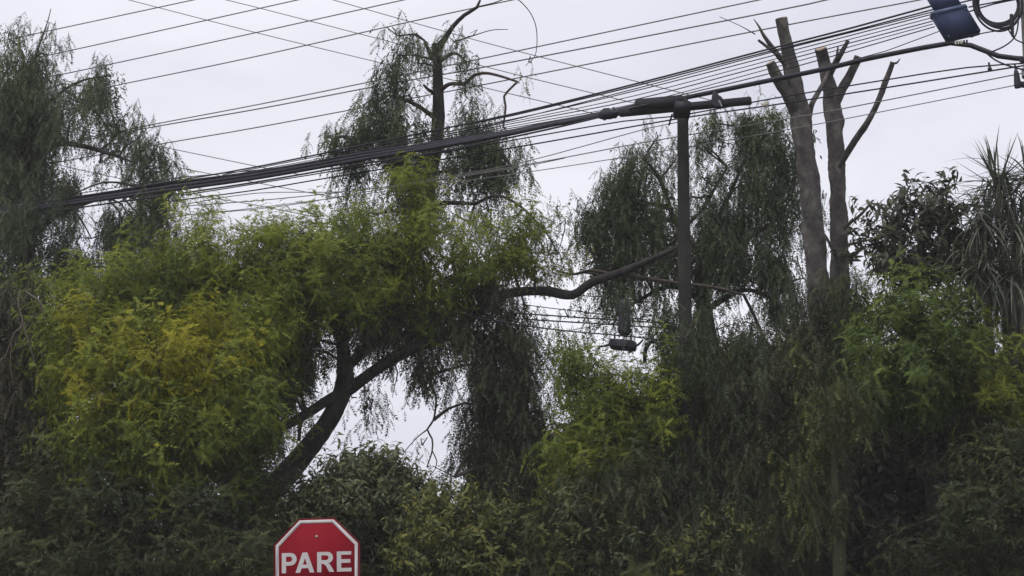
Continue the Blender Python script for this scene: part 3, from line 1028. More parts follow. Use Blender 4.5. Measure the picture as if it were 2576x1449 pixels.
def arc(cx, cy, rx, ry, a0, a1, n=9):
    return [(cx + rx * math.cos(math.radians(a)), cy + ry * math.sin(math.radians(a))) for a in np.linspace(a0, a1, n)]


P_out = [(0, 0), (.29, 0), (.29, .37), (.58, .37)] + arc(.58, .685, .42, .315, -90, 90) + [(0, 1)]
P_in = [(.29, .56), (.29, .82), (.52, .82)] + arc(.52, .69, .17, .13, 90, -90) + [(.52, .56)]
A_out = [(0, 0), (.24, 0), (.325, .22), (.675, .22), (.76, 0), (1, 0), (.63, 1), (.37, 1)]
A_in = [(.39, .40), (.50, .72), (.61, .40)]
R_out = [(0, 0), (.25, 0), (.25, .41), (.36, .41), (.50, .33), (.71, 0), (1, 0), (.80, .32), (.68, .43)] + arc(.60, .715, .33, .285, -62, 90) + [(0, 1)]
R_in = [(.25, .59), (.25, .83), (.52, .83)] + arc(.52, .71, .15, .12, 90, -90) + [(.52, .59)]
E_out = [(0, 0), (1, 0), (1, .18), (.30, .18), (.30, .43), (.93, .43), (.93, .61), (.30, .61), (.30, .83), (.99, .83), (.99, 1), (0, 1)]
lh = 402 * K
lw0 = -212 * K
for polys, x0, x1 in (([P_out, P_in], 365, 672), ([A_out, A_in], 645, 1030), ([R_out, R_in], 1085, 1432), ([E_out], 1485, 1782)):
    letter(polys, (x0 - 1077) * K, lw0, (x1 - x0) * K, lh)
for w_ in (505, -560):
    mb = MB()
    c = sgn_pts([(0, w_ * K)], 0)[0]
    n_ = sgn_pts([(0, w_ * K)], 1)[0] - c
    tube(mb, [c + n_ * .003, c + n_ * .008, c + n_ * .011], [30 * K, 28 * K, 15 * K], 12, .003)
    mb.build('bolt', M['bolt'], sroot, origin=sorg)
mb = MB()
b0 = np.array((ctr[0], ctr[1] + .045, .1))
tube(mb, [b0, np.array((ctr[0], ctr[1] + .045, ctr[2] + .22))], [.025, .025], 14, .3)
mb.build('post', M['steel'], sroot, origin=sorg)
for w_ in (505, -560):
    mb = MB()
    c = sgn_pts([(0, w_ * K)], -.03)[0]
    box_mb(mb, c, RS[:, 0], RS[:, 1], RS[:, 2], .09, .012, .012, .003)
    mb.build('bracket', M['steel'], sroot, smooth=False, origin=sorg)

# ------------------------------------------------------------------ trees
# the tall pepper tree at the left edge
tree('pepper_tree', 'tall weeping pepper tree at the left edge, wires running into it', 'tree',
     [('trunk', [(40, 1150, 37, 26), (55, 900, 37, 23), (70, 650, 37, 19), (75, 420, 37, 13), (65, 260, 37, 7), (60, 140, 37, 3)]),
      ('limb', [(80, 400, 37, 12), (140, 363, 36.8, 8), (200, 366, 36.6, 7), (250, 378, 36.4, 6), (300, 395, 34.9, 4), (340, 410, 34.7, 2)]),
      ('limb', [(250, 378, 36.4, 4), (275, 360, 36.3, 3), (300, 335, 34.9, 2)]),
      ('limb', [(72, 300, 37, 8), (130, 250, 36.8, 5), (200, 205, 36.6, 3), (280, 190, 36.5, 2)]),
      ('limb', [(75, 600, 37, 8), (150, 540, 36.8, 5), (250, 500, 36.5, 4), (350, 470, 34.9, 2)]),
      ('limb', [(65, 240, 37, 6), (90, 140, 37, 3), (118, 60, 37, 1.5), (128, 22, 37, 1)])],
     [(60, 180, 110, 80, 37, .9, .8, .04), (250, 240, 60, 50, 36.6, .5, .4, .02, 'weep'), (330, 360, 80, 30, 34.9, .5, .5, .02, 'weep'), (420, 460, 50, 40, 34.7, .4, .5, .02, 'weep'), (340, 500, 80, 30, 34.9, .5, .4, 0, 'short'), (220, 330, 80, 40, 36.6, .5, .35, .02, 'short'), (120, 140, 50, 40, 37, .4, .4, .06, 'short'), (230, 600, 90, 50, 36.7, .6, .35, 0, 'weep'), (60, 560, 130, 50, 37, .8, .5, 0, 'weep'), (20, 95, 60, 30, 37, .6, .5, .1, 'short'), (115, 95, 24, 50, 37, .3, .22, .1, 'short'),
      (190, 215, 95, 60, 36.7, .8, .32, .06, 'short'), (270, 190, 48, 37.3, 36.5, .5, .55, .03, 'short'), (200, 270, 70, 40, 36.6, .6, .28, 0, 'weep'),
      (60, 310, 130, 110, 37, 1.0, .9), (160, 290, 60, 55, 36.8, .6, .4), (170, 330, 90, 40, 36.7, .7, .35, 0, 'short'),
      (300, 300, 60, 30, 34.9, .5, .5, .02, 'short'), (390, 400, 60, 36, 34.6, .5, .55, .02, 'short'), (260, 230, 60, 40, 35, .5, .5, .02, 'short'), (180, 250, 70, 50, 35.2, .5, .45, .02, 'weep'), (440, 450, 30, 26, 34.5, .4, .5, .02, 'short'), (310, 330, 60, 28, 36.3, .5, .55, .02, 'short'), (370, 370, 50, 30, 34.8, .5, .5, .02, 'short'), (425, 425, 37.3, 30, 34.7, .4, .4, .03, 'short'),
      (250, 410, 50, 25, 36.4, .4, .4, 0, 'short'), (360, 440, 70, 36.3, 34.9, .6, .4, 0, 'weep'),
      (60, 460, 140, 90, 37, 1.0, 1.0), (165, 480, 60, 70, 36.8, .6, .8), (400, 500, 40, 40, 34.9, .5, .6), (290, 470, 60, 25, 36.3, .5, .22, 0, 'sparse'),
      (90, 620, 140, 60, 37, .9, .42), (240, 560, 120, 40, 36.8, .7, .3, 0, 'sparse'), (310, 580, 60, 80, 36.5, .6, .85), (410, 560, 45, 55, 36.3, .5, .5),
      (20, 720, 130, 90, 37, .9, .9), (170, 690, 110, 70, 37, .8, .55), (330, 680, 80, 60, 36.5, .7, .8), (60, 240, 90, 80, 37.3, .8, .6, -.05, 'weep'), (50, 400, 110, 100, 37.3, .8, .7, -.08, 'weep'), (60, 540, 110, 60, 37.3, .8, .7, -.1, 'weep'), (330, 560, 70, 60, 36.7, .5, .6, -.08, 'weep'), (400, 600, 60, 50, 36.5, .5, .6, -.08, 'weep'), (120, 650, 140, 50, 37.1, .6, .6, -.1, 'weep'), (10, 560, 60, 60, 37, .7, .6),
      (80, 500, 60, 40, 35.0, .3, .35, -.05, 'weep'), (180, 490, 50, 30, 34.4, .3, .3, 0, 'short'), (20, 530, 50, 50, 35.2, .3, .5, -.05, 'weep'), (410, 480, 30, 30, 33.2, .3, .4, 0, 'short')],
     lm='weep', tint=.38, core=1.0, scale=1.12)

# upper leader of the central pepper tree
UP_LIMBS = [('leader', [(905, 892, 29.7, 15), (940, 850, 29.9, 14), (985, 790, 30.3, 17), (1020, 700, 30.8, 22), (1045, 600, 31.3, 24), (1062, 520, 31.5, 25), (1080, 440, 31.6, 22), (1097, 360, 31.6, 16), (1103, 260, 31.6, 14.5), (1100, 170, 31.6, 13.5), (1096, 112, 31.6, 11)]),
           ('limb', [(1096, 130, 31.6, 12), (1120, 96, 31.6, 8), (1140, 66, 31.5, 6), (1168, 38, 31.4, 5), (1200, 18, 31.3, 4), (1208, 0, 31.3, 2.5)]),
           ('twig', [(1200, 18, 31.3, 2.4), (1240, 8, 31.2, 1.6), (1290, -6, 31.1, 1.4), (1325, 20, 31.1, 1.3), (1345, 55, 31, 1.2), (1351, 95, 31, 1.2), (1346, 140, 31, 1), (1322, 165, 31, .8)]),
           ('limb', [(1090, 150, 31.6, 7), (1076, 122, 31.6, 5), (1066, 100, 31.6, 3)]),
           ('limb', [(1103, 232, 31.6, 7), (1130, 212, 31.4, 5), (1168, 210, 31.2, 5), (1192, 190, 31.1, 4.5), (1222, 184, 31, 4), (1260, 192, 30.9, 3.5), (1302, 206, 30.8, 3)]),
           ('limb', [(1302, 206, 30.8, 3), (1285, 222, 30.8, 3.2), (1268, 243, 30.8, 3.2), (1272, 268, 30.8, 3), (1266, 320, 30.8, 2.4)]),
           ('limb', [(1100, 160, 31.6, 6), (1140, 134, 31.4, 4), (1165, 148, 31.3, 3), (1178, 170, 31.2, 2)]),
           ('twig', [(1140, 105, 31.3, 2), (1190, 90, 31.3, 1.5), (1236, 76, 31.3, 1.2), (1278, 74, 31.3, .9)]),
           ('limb', [(1096, 236, 31.6, 6), (1078, 226, 31.5, 4.5), (1066, 214, 31.4, 3)]),
           ('limb', [(1070, 545, 31.5, 10), (1100, 514, 31.3, 6), (1150, 510, 31.1, 5), (1195, 512, 30.9, 4.5), (1225, 497, 30.8, 4), (1262, 494, 30.7, 3.6), (1310, 520, 30.6, 3), (1370, 580, 30.5, 2.4), (1405, 640, 30.5, 1.6)]),
           ('limb', [(1085, 420, 31.6, 10), (1020, 380, 31.4, 7), (950, 350, 31.2, 5), (880, 350, 31.1, 3)]),
           ('limb', [(1100, 300, 31.6, 7), (1040, 260, 31.4, 5), (980, 240, 31.3, 3)]),
           ('limb', [(1095, 380, 31.6, 8), (1160, 350, 31.4, 5), (1240, 370, 31.2, 3.5), (1290, 420, 31.1, 2)])]
UP_CROWN = [(1210, 345, 70, 36, 31.2, .4, .6, -.03, 'weep'), (1240, 400, 60, 36, 31.2, .4, .6, -.03, 'weep'), (1170, 420, 60, 36, 31.3, .4, .5, -.03, 'weep'), (835, 350, 40, 24, 31.2, .4, .7, .03, 'short'), (880, 350, 60, 30, 31.2, .5, .6, .03, 'weep'), (940, 270, 50, 30, 31.3, .4, .6, .03, 'weep'), (1200, 140, 50, 40, 31.3, .4, .25, .05, 'sparse'), (1170, 240, 40, 50, 31.2, .4, .3, .02, 'short'), (1230, 330, 60, 40, 31.2, .4, .5, .02, 'weep'), (1270, 420, 50, 40, 31.1, .4, .5, 0, 'weep'), (900, 450, 60, 30, 31.2, .4, .5, 0, 'weep'), (1180, 560, 80, 36, 30.8, .4, .4, .04, 'short'), (1090, 110, 30, 30, 31.5, .3, .6, .08, 'short'), (1000, 90, 40, 26, 31.4, .4, .4, .06, 'short'),
            (1030, 88, 42, 32, 31.5, .5, .5, .08, 'short'), (1000, 140, 50, 38, 31.4, .5, .5, .04, 'short'), (985, 190, 50, 40, 31.3, .5, .55, .02, 'short'),
           (1055, 160, 36, 50, 31.5, .5, .4, .05, 'short'), (1150, 112, 55, 36, 31.3, .5, .32, .06, 'short'), (1190, 90, 45, 40, 31.3, .4, .18, .08, 'sparse'), (1160, 180, 40, 45, 31.2, .4, .3, .02, 'short'),
           (950, 260, 55, 36, 31.3, .5, .6, .02, 'short'), (1030, 240, 45, 45, 31.4, .5, .45, .02, 'short'), (1000, 300, 60, 40, 31.4, .5, .75), (1215, 230, 40, 40, 31.1, .4, .15, .04, 'sparse'),
           (860, 345, 62, 26, 31.2, .5, .6, .03, 'short'), (920, 330, 60, 36, 31.2, .5, .7, .02, 'short'), (975, 350, 70, 45, 31.3, .6, .8), (1065, 320, 28, 60, 31.5, .4, .7), (1010, 400, 70, 45, 31.3, .6, .8),
           (1200, 320, 60, 40, 31.2, .5, .45), (1180, 370, 75, 40, 31.3, .6, .75), (1240, 390, 50, 40, 31.2, .5, .65), (880, 420, 55, 36, 31.2, .5, .55), (860, 460, 36, 26, 31.1, .4, .35, 0, 'short'),
           (1060, 440, 50, 70, 31.5, .6, 1.0), (1130, 430, 60, 40, 31.4, .5, .5), (1230, 430, 65, 36, 31.2, .5, .5), (1285, 440, 36, 45, 31.1, .4, .35, 0, 'sparse'), (1030, 520, 60, 60, 31.5, .6, .9),
           (940, 540, 80, 36, 31.3, .6, .4, .05, 'short'), (990, 490, 40, 40, 31.4, .4, .5), (1230, 530, 90, 40, 30.8, .5, .3, .05, 'short'), (1320, 560, 70, 50, 30.6, .5, .3, .05, 'short'),
           (1400, 520, 60, 50, 30.5, .4, .13, 0, 'sparse'), (1420, 580, 50, 60, 30.5, .4, .13, 0, 'sparse'), (1380, 640, 60, 45, 30.5, .5, .3, 0, 'short'), (1330, 155, 14, 16, 31, .2, .5, .1, 'sparse')]

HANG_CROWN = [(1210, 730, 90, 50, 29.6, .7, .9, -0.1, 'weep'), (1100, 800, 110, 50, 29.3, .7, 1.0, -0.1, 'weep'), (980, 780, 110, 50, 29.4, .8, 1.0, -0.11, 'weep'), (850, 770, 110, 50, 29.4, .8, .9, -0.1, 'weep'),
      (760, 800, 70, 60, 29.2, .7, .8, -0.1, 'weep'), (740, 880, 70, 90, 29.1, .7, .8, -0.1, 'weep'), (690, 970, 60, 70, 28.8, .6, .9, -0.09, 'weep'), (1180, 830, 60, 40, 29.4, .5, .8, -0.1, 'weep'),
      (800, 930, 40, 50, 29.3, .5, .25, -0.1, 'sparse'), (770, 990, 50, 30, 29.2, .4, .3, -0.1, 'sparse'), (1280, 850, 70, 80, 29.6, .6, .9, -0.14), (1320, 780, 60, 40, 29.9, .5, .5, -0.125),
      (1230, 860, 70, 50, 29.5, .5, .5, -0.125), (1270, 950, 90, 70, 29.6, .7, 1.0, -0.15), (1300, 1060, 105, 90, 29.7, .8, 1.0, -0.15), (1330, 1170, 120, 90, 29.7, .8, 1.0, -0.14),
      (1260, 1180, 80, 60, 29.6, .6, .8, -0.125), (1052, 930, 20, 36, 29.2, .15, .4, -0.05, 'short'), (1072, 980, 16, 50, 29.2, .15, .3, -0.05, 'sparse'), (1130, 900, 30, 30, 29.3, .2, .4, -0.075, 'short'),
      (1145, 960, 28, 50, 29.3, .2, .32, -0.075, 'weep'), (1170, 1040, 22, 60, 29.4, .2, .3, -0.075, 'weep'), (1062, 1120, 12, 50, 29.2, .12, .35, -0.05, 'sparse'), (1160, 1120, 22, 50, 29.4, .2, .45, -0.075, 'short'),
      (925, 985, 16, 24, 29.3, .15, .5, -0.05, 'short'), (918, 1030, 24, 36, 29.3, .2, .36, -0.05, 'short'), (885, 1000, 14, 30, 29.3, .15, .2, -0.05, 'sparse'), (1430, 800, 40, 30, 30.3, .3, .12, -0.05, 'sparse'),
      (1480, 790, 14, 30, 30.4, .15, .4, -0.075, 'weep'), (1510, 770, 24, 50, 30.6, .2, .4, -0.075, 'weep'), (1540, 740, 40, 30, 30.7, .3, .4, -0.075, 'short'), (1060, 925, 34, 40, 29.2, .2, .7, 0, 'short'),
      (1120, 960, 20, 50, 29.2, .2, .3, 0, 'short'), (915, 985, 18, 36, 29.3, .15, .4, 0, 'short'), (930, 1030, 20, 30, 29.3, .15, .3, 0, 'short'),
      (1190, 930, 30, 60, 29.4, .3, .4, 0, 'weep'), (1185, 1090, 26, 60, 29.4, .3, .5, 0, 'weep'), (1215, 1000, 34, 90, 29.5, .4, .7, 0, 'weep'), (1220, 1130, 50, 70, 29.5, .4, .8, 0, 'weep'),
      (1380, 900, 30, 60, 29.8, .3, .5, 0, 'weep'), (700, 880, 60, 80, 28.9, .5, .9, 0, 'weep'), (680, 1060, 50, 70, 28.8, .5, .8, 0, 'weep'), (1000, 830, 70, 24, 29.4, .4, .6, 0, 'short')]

# the leaning pepper tree in the middle with the long bare limb
tree('pepper_tree', 'large leaning pepper tree in the centre with forked trunk and long bare limb', 'tree',
     [('trunk', [(640, 1330, 29.5, 34), (700, 1215, 29.5, 31), (762, 1146, 29.5, 28), (815, 1075, 29.5, 23), (850, 1015, 29.5, 22), (868, 965, 29.5, 24), (866, 915, 29.5, 21), (862, 870, 29.5, 17), (858, 800, 29.5, 13), (880, 720, 29.5, 9), (900, 660, 29.5, 5)]),
      ('limb', [(866, 985, 29.5, 18), (905, 960, 29.4, 16), (955, 924, 29.3, 15), (1015, 886, 29.2, 15), (1070, 864, 29.2, 14), (1120, 846, 29.3, 13), (1185, 800, 29.5, 12), (1245, 752, 29.7, 11.5), (1310, 734, 29.9, 11), (1380, 732, 30.1, 11), (1440, 742, 29.9, 12), (1485, 712, 29.8, 12), (1560, 686, 29.7, 10), (1640, 652, 29.6, 8), (1710, 618, 29.6, 5)]),
      ('limb', [(866, 930, 29.5, 15), (905, 892, 29.7, 13), (940, 852, 29.9, 12), (985, 812, 30.1, 10), (1040, 770, 30.3, 7)]),
      ('limb', [(855, 990, 29.5, 14), (815, 1012, 29.3, 13), (770, 1042, 29.1, 13), (720, 1068, 28.9, 12), (650, 1080, 28.7, 9), (560, 1060, 28.5, 5)]),
      ('limb', [(770, 1042, 29.1, 4), (756, 1070, 29.1, 5), (752, 1110, 29.1, 5)]),
      ('limb', [(1016, 892, 29.2, 8), (1022, 866, 29.2, 6), (1018, 840, 29.2, 5), (998, 843, 29.3, 3)]),
      ('limb', [(1555, 688, 29.7, 7), (1620, 700, 29.8, 6), (1700, 712, 29.9, 5), (1790, 722, 30, 4), (1870, 742, 30.1, 3)]),
      ('limb', [(1545, 692, 29.7, 5), (1490, 680, 29.9, 4), (1440, 690, 30.5, 3), (1400, 680, 30.5, 2)]),
      ('twig', [(1084, 872, 29.2, 3.2), (1088, 900, 29.2, 3), (1088, 941, 29.2, 2.8), (1084, 974, 29.2, 2.8), (1097, 998, 29.2, 2.8), (1091, 1056, 29.2, 2.6), (1075, 1080, 29.2, 2.4), (1087, 1104, 29.2, 2.2), (1087, 1135, 29.2, 2), (1074, 1175, 29.2, 1.4)]),
      ('twig', [(1076, 1080, 29.2, 1.8), (1053, 1097, 29.2, 1.4), (1033, 1118, 29.2, 1.2), (1009, 1146, 29.2, 1)]),
      ('twig', [(1088, 1135, 29.2, 1.5), (1099, 1160, 29.2, 1.4), (1096, 1178, 29.2, 1.2), (1082, 1196, 29.2, 1)]),
      ('twig', [(1088, 1172, 29.2, 1.2), (1120, 1188, 29.2, 1.1), (1143, 1200, 29.2, .9)]),
      ('twig', [(985, 906, 29.2, 2.4), (1000, 934, 29.2, 1.6), (992, 975, 29.2, 1), (987, 1000, 29.2, .7)]),
      ('limb', [(860, 830, 29.5, 8), (760, 740, 29.3, 6), (640, 690, 29.1, 4), (540, 660, 29, 2)])] + UP_LIMBS,
     [(470, 620, 90, 40, 29.2, .8, .7, .02, 'bush'), (560, 680, 130, 60, 29, .9, .9, .14, 'bush'), (690, 620, 110, 40, 29.2, .8, .7, .02, 'bush'), (800, 610, 100, 55, 29.3, .8, .8, .08, 'bush'),
      (930, 620, 110, 60, 29.4, .8, .8, .04, 'bush'), (1055, 540, 50, 70, 29.3, .6, .85, .10, 'bush'), (1040, 640, 80, 70, 29.2, .8, .8, .06, 'bush'), (760, 690, 150, 60, 29, .9, .9, .04, 'bush'),
      (940, 710, 140, 55, 29.1, .9, .9, -.02, 'bush'), (1090, 720, 110, 60, 29.2, .8, .9, -.12, 'bush'), (1190, 660, 90, 60, 29.5, .7, .7, -.08, 'bush'), (1290, 620, 85, 55, 29.8, .7, .75, -.02, 'bush'),
      (1340, 680, 60, 40, 29.9, .6, .5, -.10, 'bush'), (330, 720, 90, 60, 29.2, .8, .9, -.1, 'bush'), (430, 760, 100, 60, 29, .8, .9, -.08, 'bush'), (560, 770, 100, 50, 28.9, .8, .8, -.06, 'bush'), (720, 760, 90, 50, 28.7, .5, .8, -.08, 'bush'), (710, 840, 70, 60, 28.6, .4, .8, -.16, 'bush'), (730, 930, 46, 50, 28.7, .4, .6, -.25, 'bush'), (480, 690, 110, 50, 28.8, .6, .7, .0, 'bush'), (900, 760, 120, 40, 28.8, .5, .6, -.12, 'bush')],
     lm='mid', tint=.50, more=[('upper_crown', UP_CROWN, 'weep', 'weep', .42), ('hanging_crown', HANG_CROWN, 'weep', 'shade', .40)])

# yellowing pepper tree in front at the left
tree('young_pepper_tree', 'yellow green bushy young pepper tree in front at the left', 'tree',
     [('trunk', [(420, 1400, 27.5, 16), (425, 1250, 27.5, 14), (420, 1100, 27.5, 12), (410, 960, 27.5, 8), (405, 860, 27.5, 4)]),
      ('limb', [(420, 1120, 27.5, 8), (500, 1020, 27.3, 6), (560, 940, 27.2, 3)]),
      ('limb', [(420, 1150, 27.5, 8), (320, 1020, 27.3, 6), (240, 920, 27.2, 3)]),
      ('twig', [(405, 960, 26.8, 2.5), (396, 900, 26.6, 2), (392, 840, 26.5, 1.2)]),
      ('twig', [(165, 960, 27, 2.4), (170, 900, 26.8, 2), (180, 830, 26.8, 1.2)])],
     [(380, 860, 90, 45, 27.4, .6, .8, -.12), (640, 750, 60, 36, 27.8, .5, .5, -.16), (180, 920, 60, 90, 27.3, .6, .7, -.02), (560, 1000, 90, 80, 27.3, .7, .9, -.06),
      (620, 920, 70, 80, 27.5, .6, .8, -.14), (240, 1100, 110, 70, 27.1, .7, .8, -.1), (380, 1130, 130, 60, 27.0, .8, .8, -.12), (530, 1120, 130, 70, 27.2, .8, .9, -.22),
      (640, 1070, 60, 80, 27.4, .6, .9, -.3), (620, 1190, 70, 60, 27.4, .6, .8, -.35), (290, 1180, 100, 40, 27.1, .6, .5, -.2), (420, 1190, 90, 36, 27.1, .6, .5, -.2),
      (290, 1010, 110, 70, 27.2, .7, .5, 0), (420, 1050, 120, 70, 27.1, .8, .5, .05), (500, 860, 110, 45, 27.6, .6, .6, .05), (640, 840, 80, 50, 27.7, .6, .6, .05)],
     style='bush', lm='mid', tint=.55, more=[('yellow_crown', [(500, 850, 100, 40, 27.5, .6, .5, -.2), (630, 820, 80, 36, 27.6, .6, .5, -.18), (230, 880, 80, 60, 27.3, .6, .8, .0), (480, 930, 120, 70, 27.1, .7, 1.1, .12),
      (380, 960, 90, 70, 27.2, .7, .8, .10), (290, 1000, 110, 80, 27.1, .7, .6, -.08), (420, 1040, 130, 80, 27.0, .8, .6, -.08)], 'bush', 'yellow', .42)])

# mid green shrub tree beyond it
tree('pepper_tree', 'mid green pepper shrub between left pepper tree and yellow bush', 'tree',
     [('trunk', [(140, 1300, 29, 16), (150, 1100, 29, 12), (160, 900, 29, 8), (170, 780, 29, 4)]),
      ('limb', [(155, 950, 29, 6), (230, 850, 28.8, 4), (320, 790, 28.6, 2)])],
     [(180, 770, 90, 50, 29, .7, .8, 0), (280, 790, 100, 50, 28.8, .7, .9, .02), (390, 800, 90, 45, 28.7, .6, .9, -.04), (150, 850, 90, 60, 28.8, .7, .9, -.1), (520, 770, 80, 40, 28.8, .6, .7, -.1),
      (90, 800, 70, 60, 29, .6, .6, -.12), (290, 860, 80, 50, 28.6, .6, .8, -.12), (700, 760, 60, 60, 28.9, .5, .6, -.1), (140, 960, 80, 90, 28.9, .6, .7, -.2)],
     style='bush', lm='mid', tint=.45)

# brown dry curtain at the left edge
tree('weeping_shrub', 'dark brownish weeping shrub filling the lower left corner', 'shrub',
     [('trunk', [(-20, 1400, 28, 22), (-10, 1150, 28, 18), (10, 950, 28, 12), (30, 800, 28, 5)]),
      ('limb', [(20, 900, 28, 7), (70, 1000, 27.8, 5), (110, 1100, 27.7, 3)]),
      ('dead_branch', [(64, 732, 26.8, 3), (80, 744, 26.7, 3), (100, 758, 26.6, 3), (107, 790, 26.6, 2)]),
      ('dead_branch', [(52, 728, 26.8, 2), (46, 765, 26.7, 2.2), (58, 815, 26.6, 2.2), (38, 835, 26.5, 2.2), (24, 870, 26.5, 2), (10, 900, 26.5, 1.6), (-20, 920, 26.5, 1.4)]),
      ('dead_branch', [(58, 815, 26.6, 2), (75, 870, 26.5, 1.6), (92, 930, 26.5, 1.2), (98, 970, 26.5, .8)]),
      ('dead_branch', [(30, 860, 26.5, 1.5), (26, 920, 26.5, 1.3), (34, 970, 26.5, 1)])],
     [(20, 800, 90, 70, 28, .6, .8, -.1), (30, 900, 90, 80, 28, .6, .9, -.08), (50, 1010, 110, 80, 27.9, .7, .9, 0), (40, 1110, 130, 80, 27.8, .7, .9, .05), (130, 1080, 80, 80, 27.7, .6, .7, .05), (40, 1220, 140, 80, 27.8, .7, .9, 0), (150, 1210, 110, 70, 27.7, .7, .7, 0)],
     style='weep', lm='brown', bark='dead', tint=.42)

tree('dark_shrub', 'dark green shrub with bright gaps below the yellow bush', 'shrub',
     [('trunk', [(330, 1500, 27, 14), (350, 1400, 27, 12), (370, 1300, 27, 6)]),
      ('limb', [(345, 1420, 27, 7), (250, 1330, 26.9, 5), (160, 1280, 26.8, 3)]),
      ('limb', [(350, 1420, 27, 7), (450, 1350, 26.9, 5), (560, 1300, 26.8, 3)])],
     [(90, 1320, 140, 70, 27, .7, .9, 0), (200, 1410, 130, 60, 26.9, .7, .9, -.05), (60, 1430, 140, 60, 26.9, .7, .9, 0), (340, 1440, 120, 40, 26.9, .7, .9, -.05), (480, 1420, 130, 60, 26.9, .7, .9, -.1), (600, 1380, 100, 80, 27, .7, .9, -.1), (600, 1270, 90, 60, 27.1, .6, .8, -.05), (680, 1240, 60, 60, 27.2, .5, .7, 0), (330, 1290, 130, 40, 27, .5, .5, 0), (480, 1290, 90, 50, 27, .5, .6, 0), (200, 1270, 60, 50, 27, .5, .7, 0), (160, 1200, 60, 40, 27, .5, .5, 0), (280, 1240, 80, 50, 27.2, .5, .7, 0), (400, 1250, 90, 40, 27.2, .5, .6, 0), (430, 1350, 90, 40, 27, .5, .7, -.05), (300, 1380, 80, 40, 27, .5, .8, -.05), (690, 1400, 60, 70, 27, .5, .8, -.1)],
     style='bush', lm='olive', tint=.22)

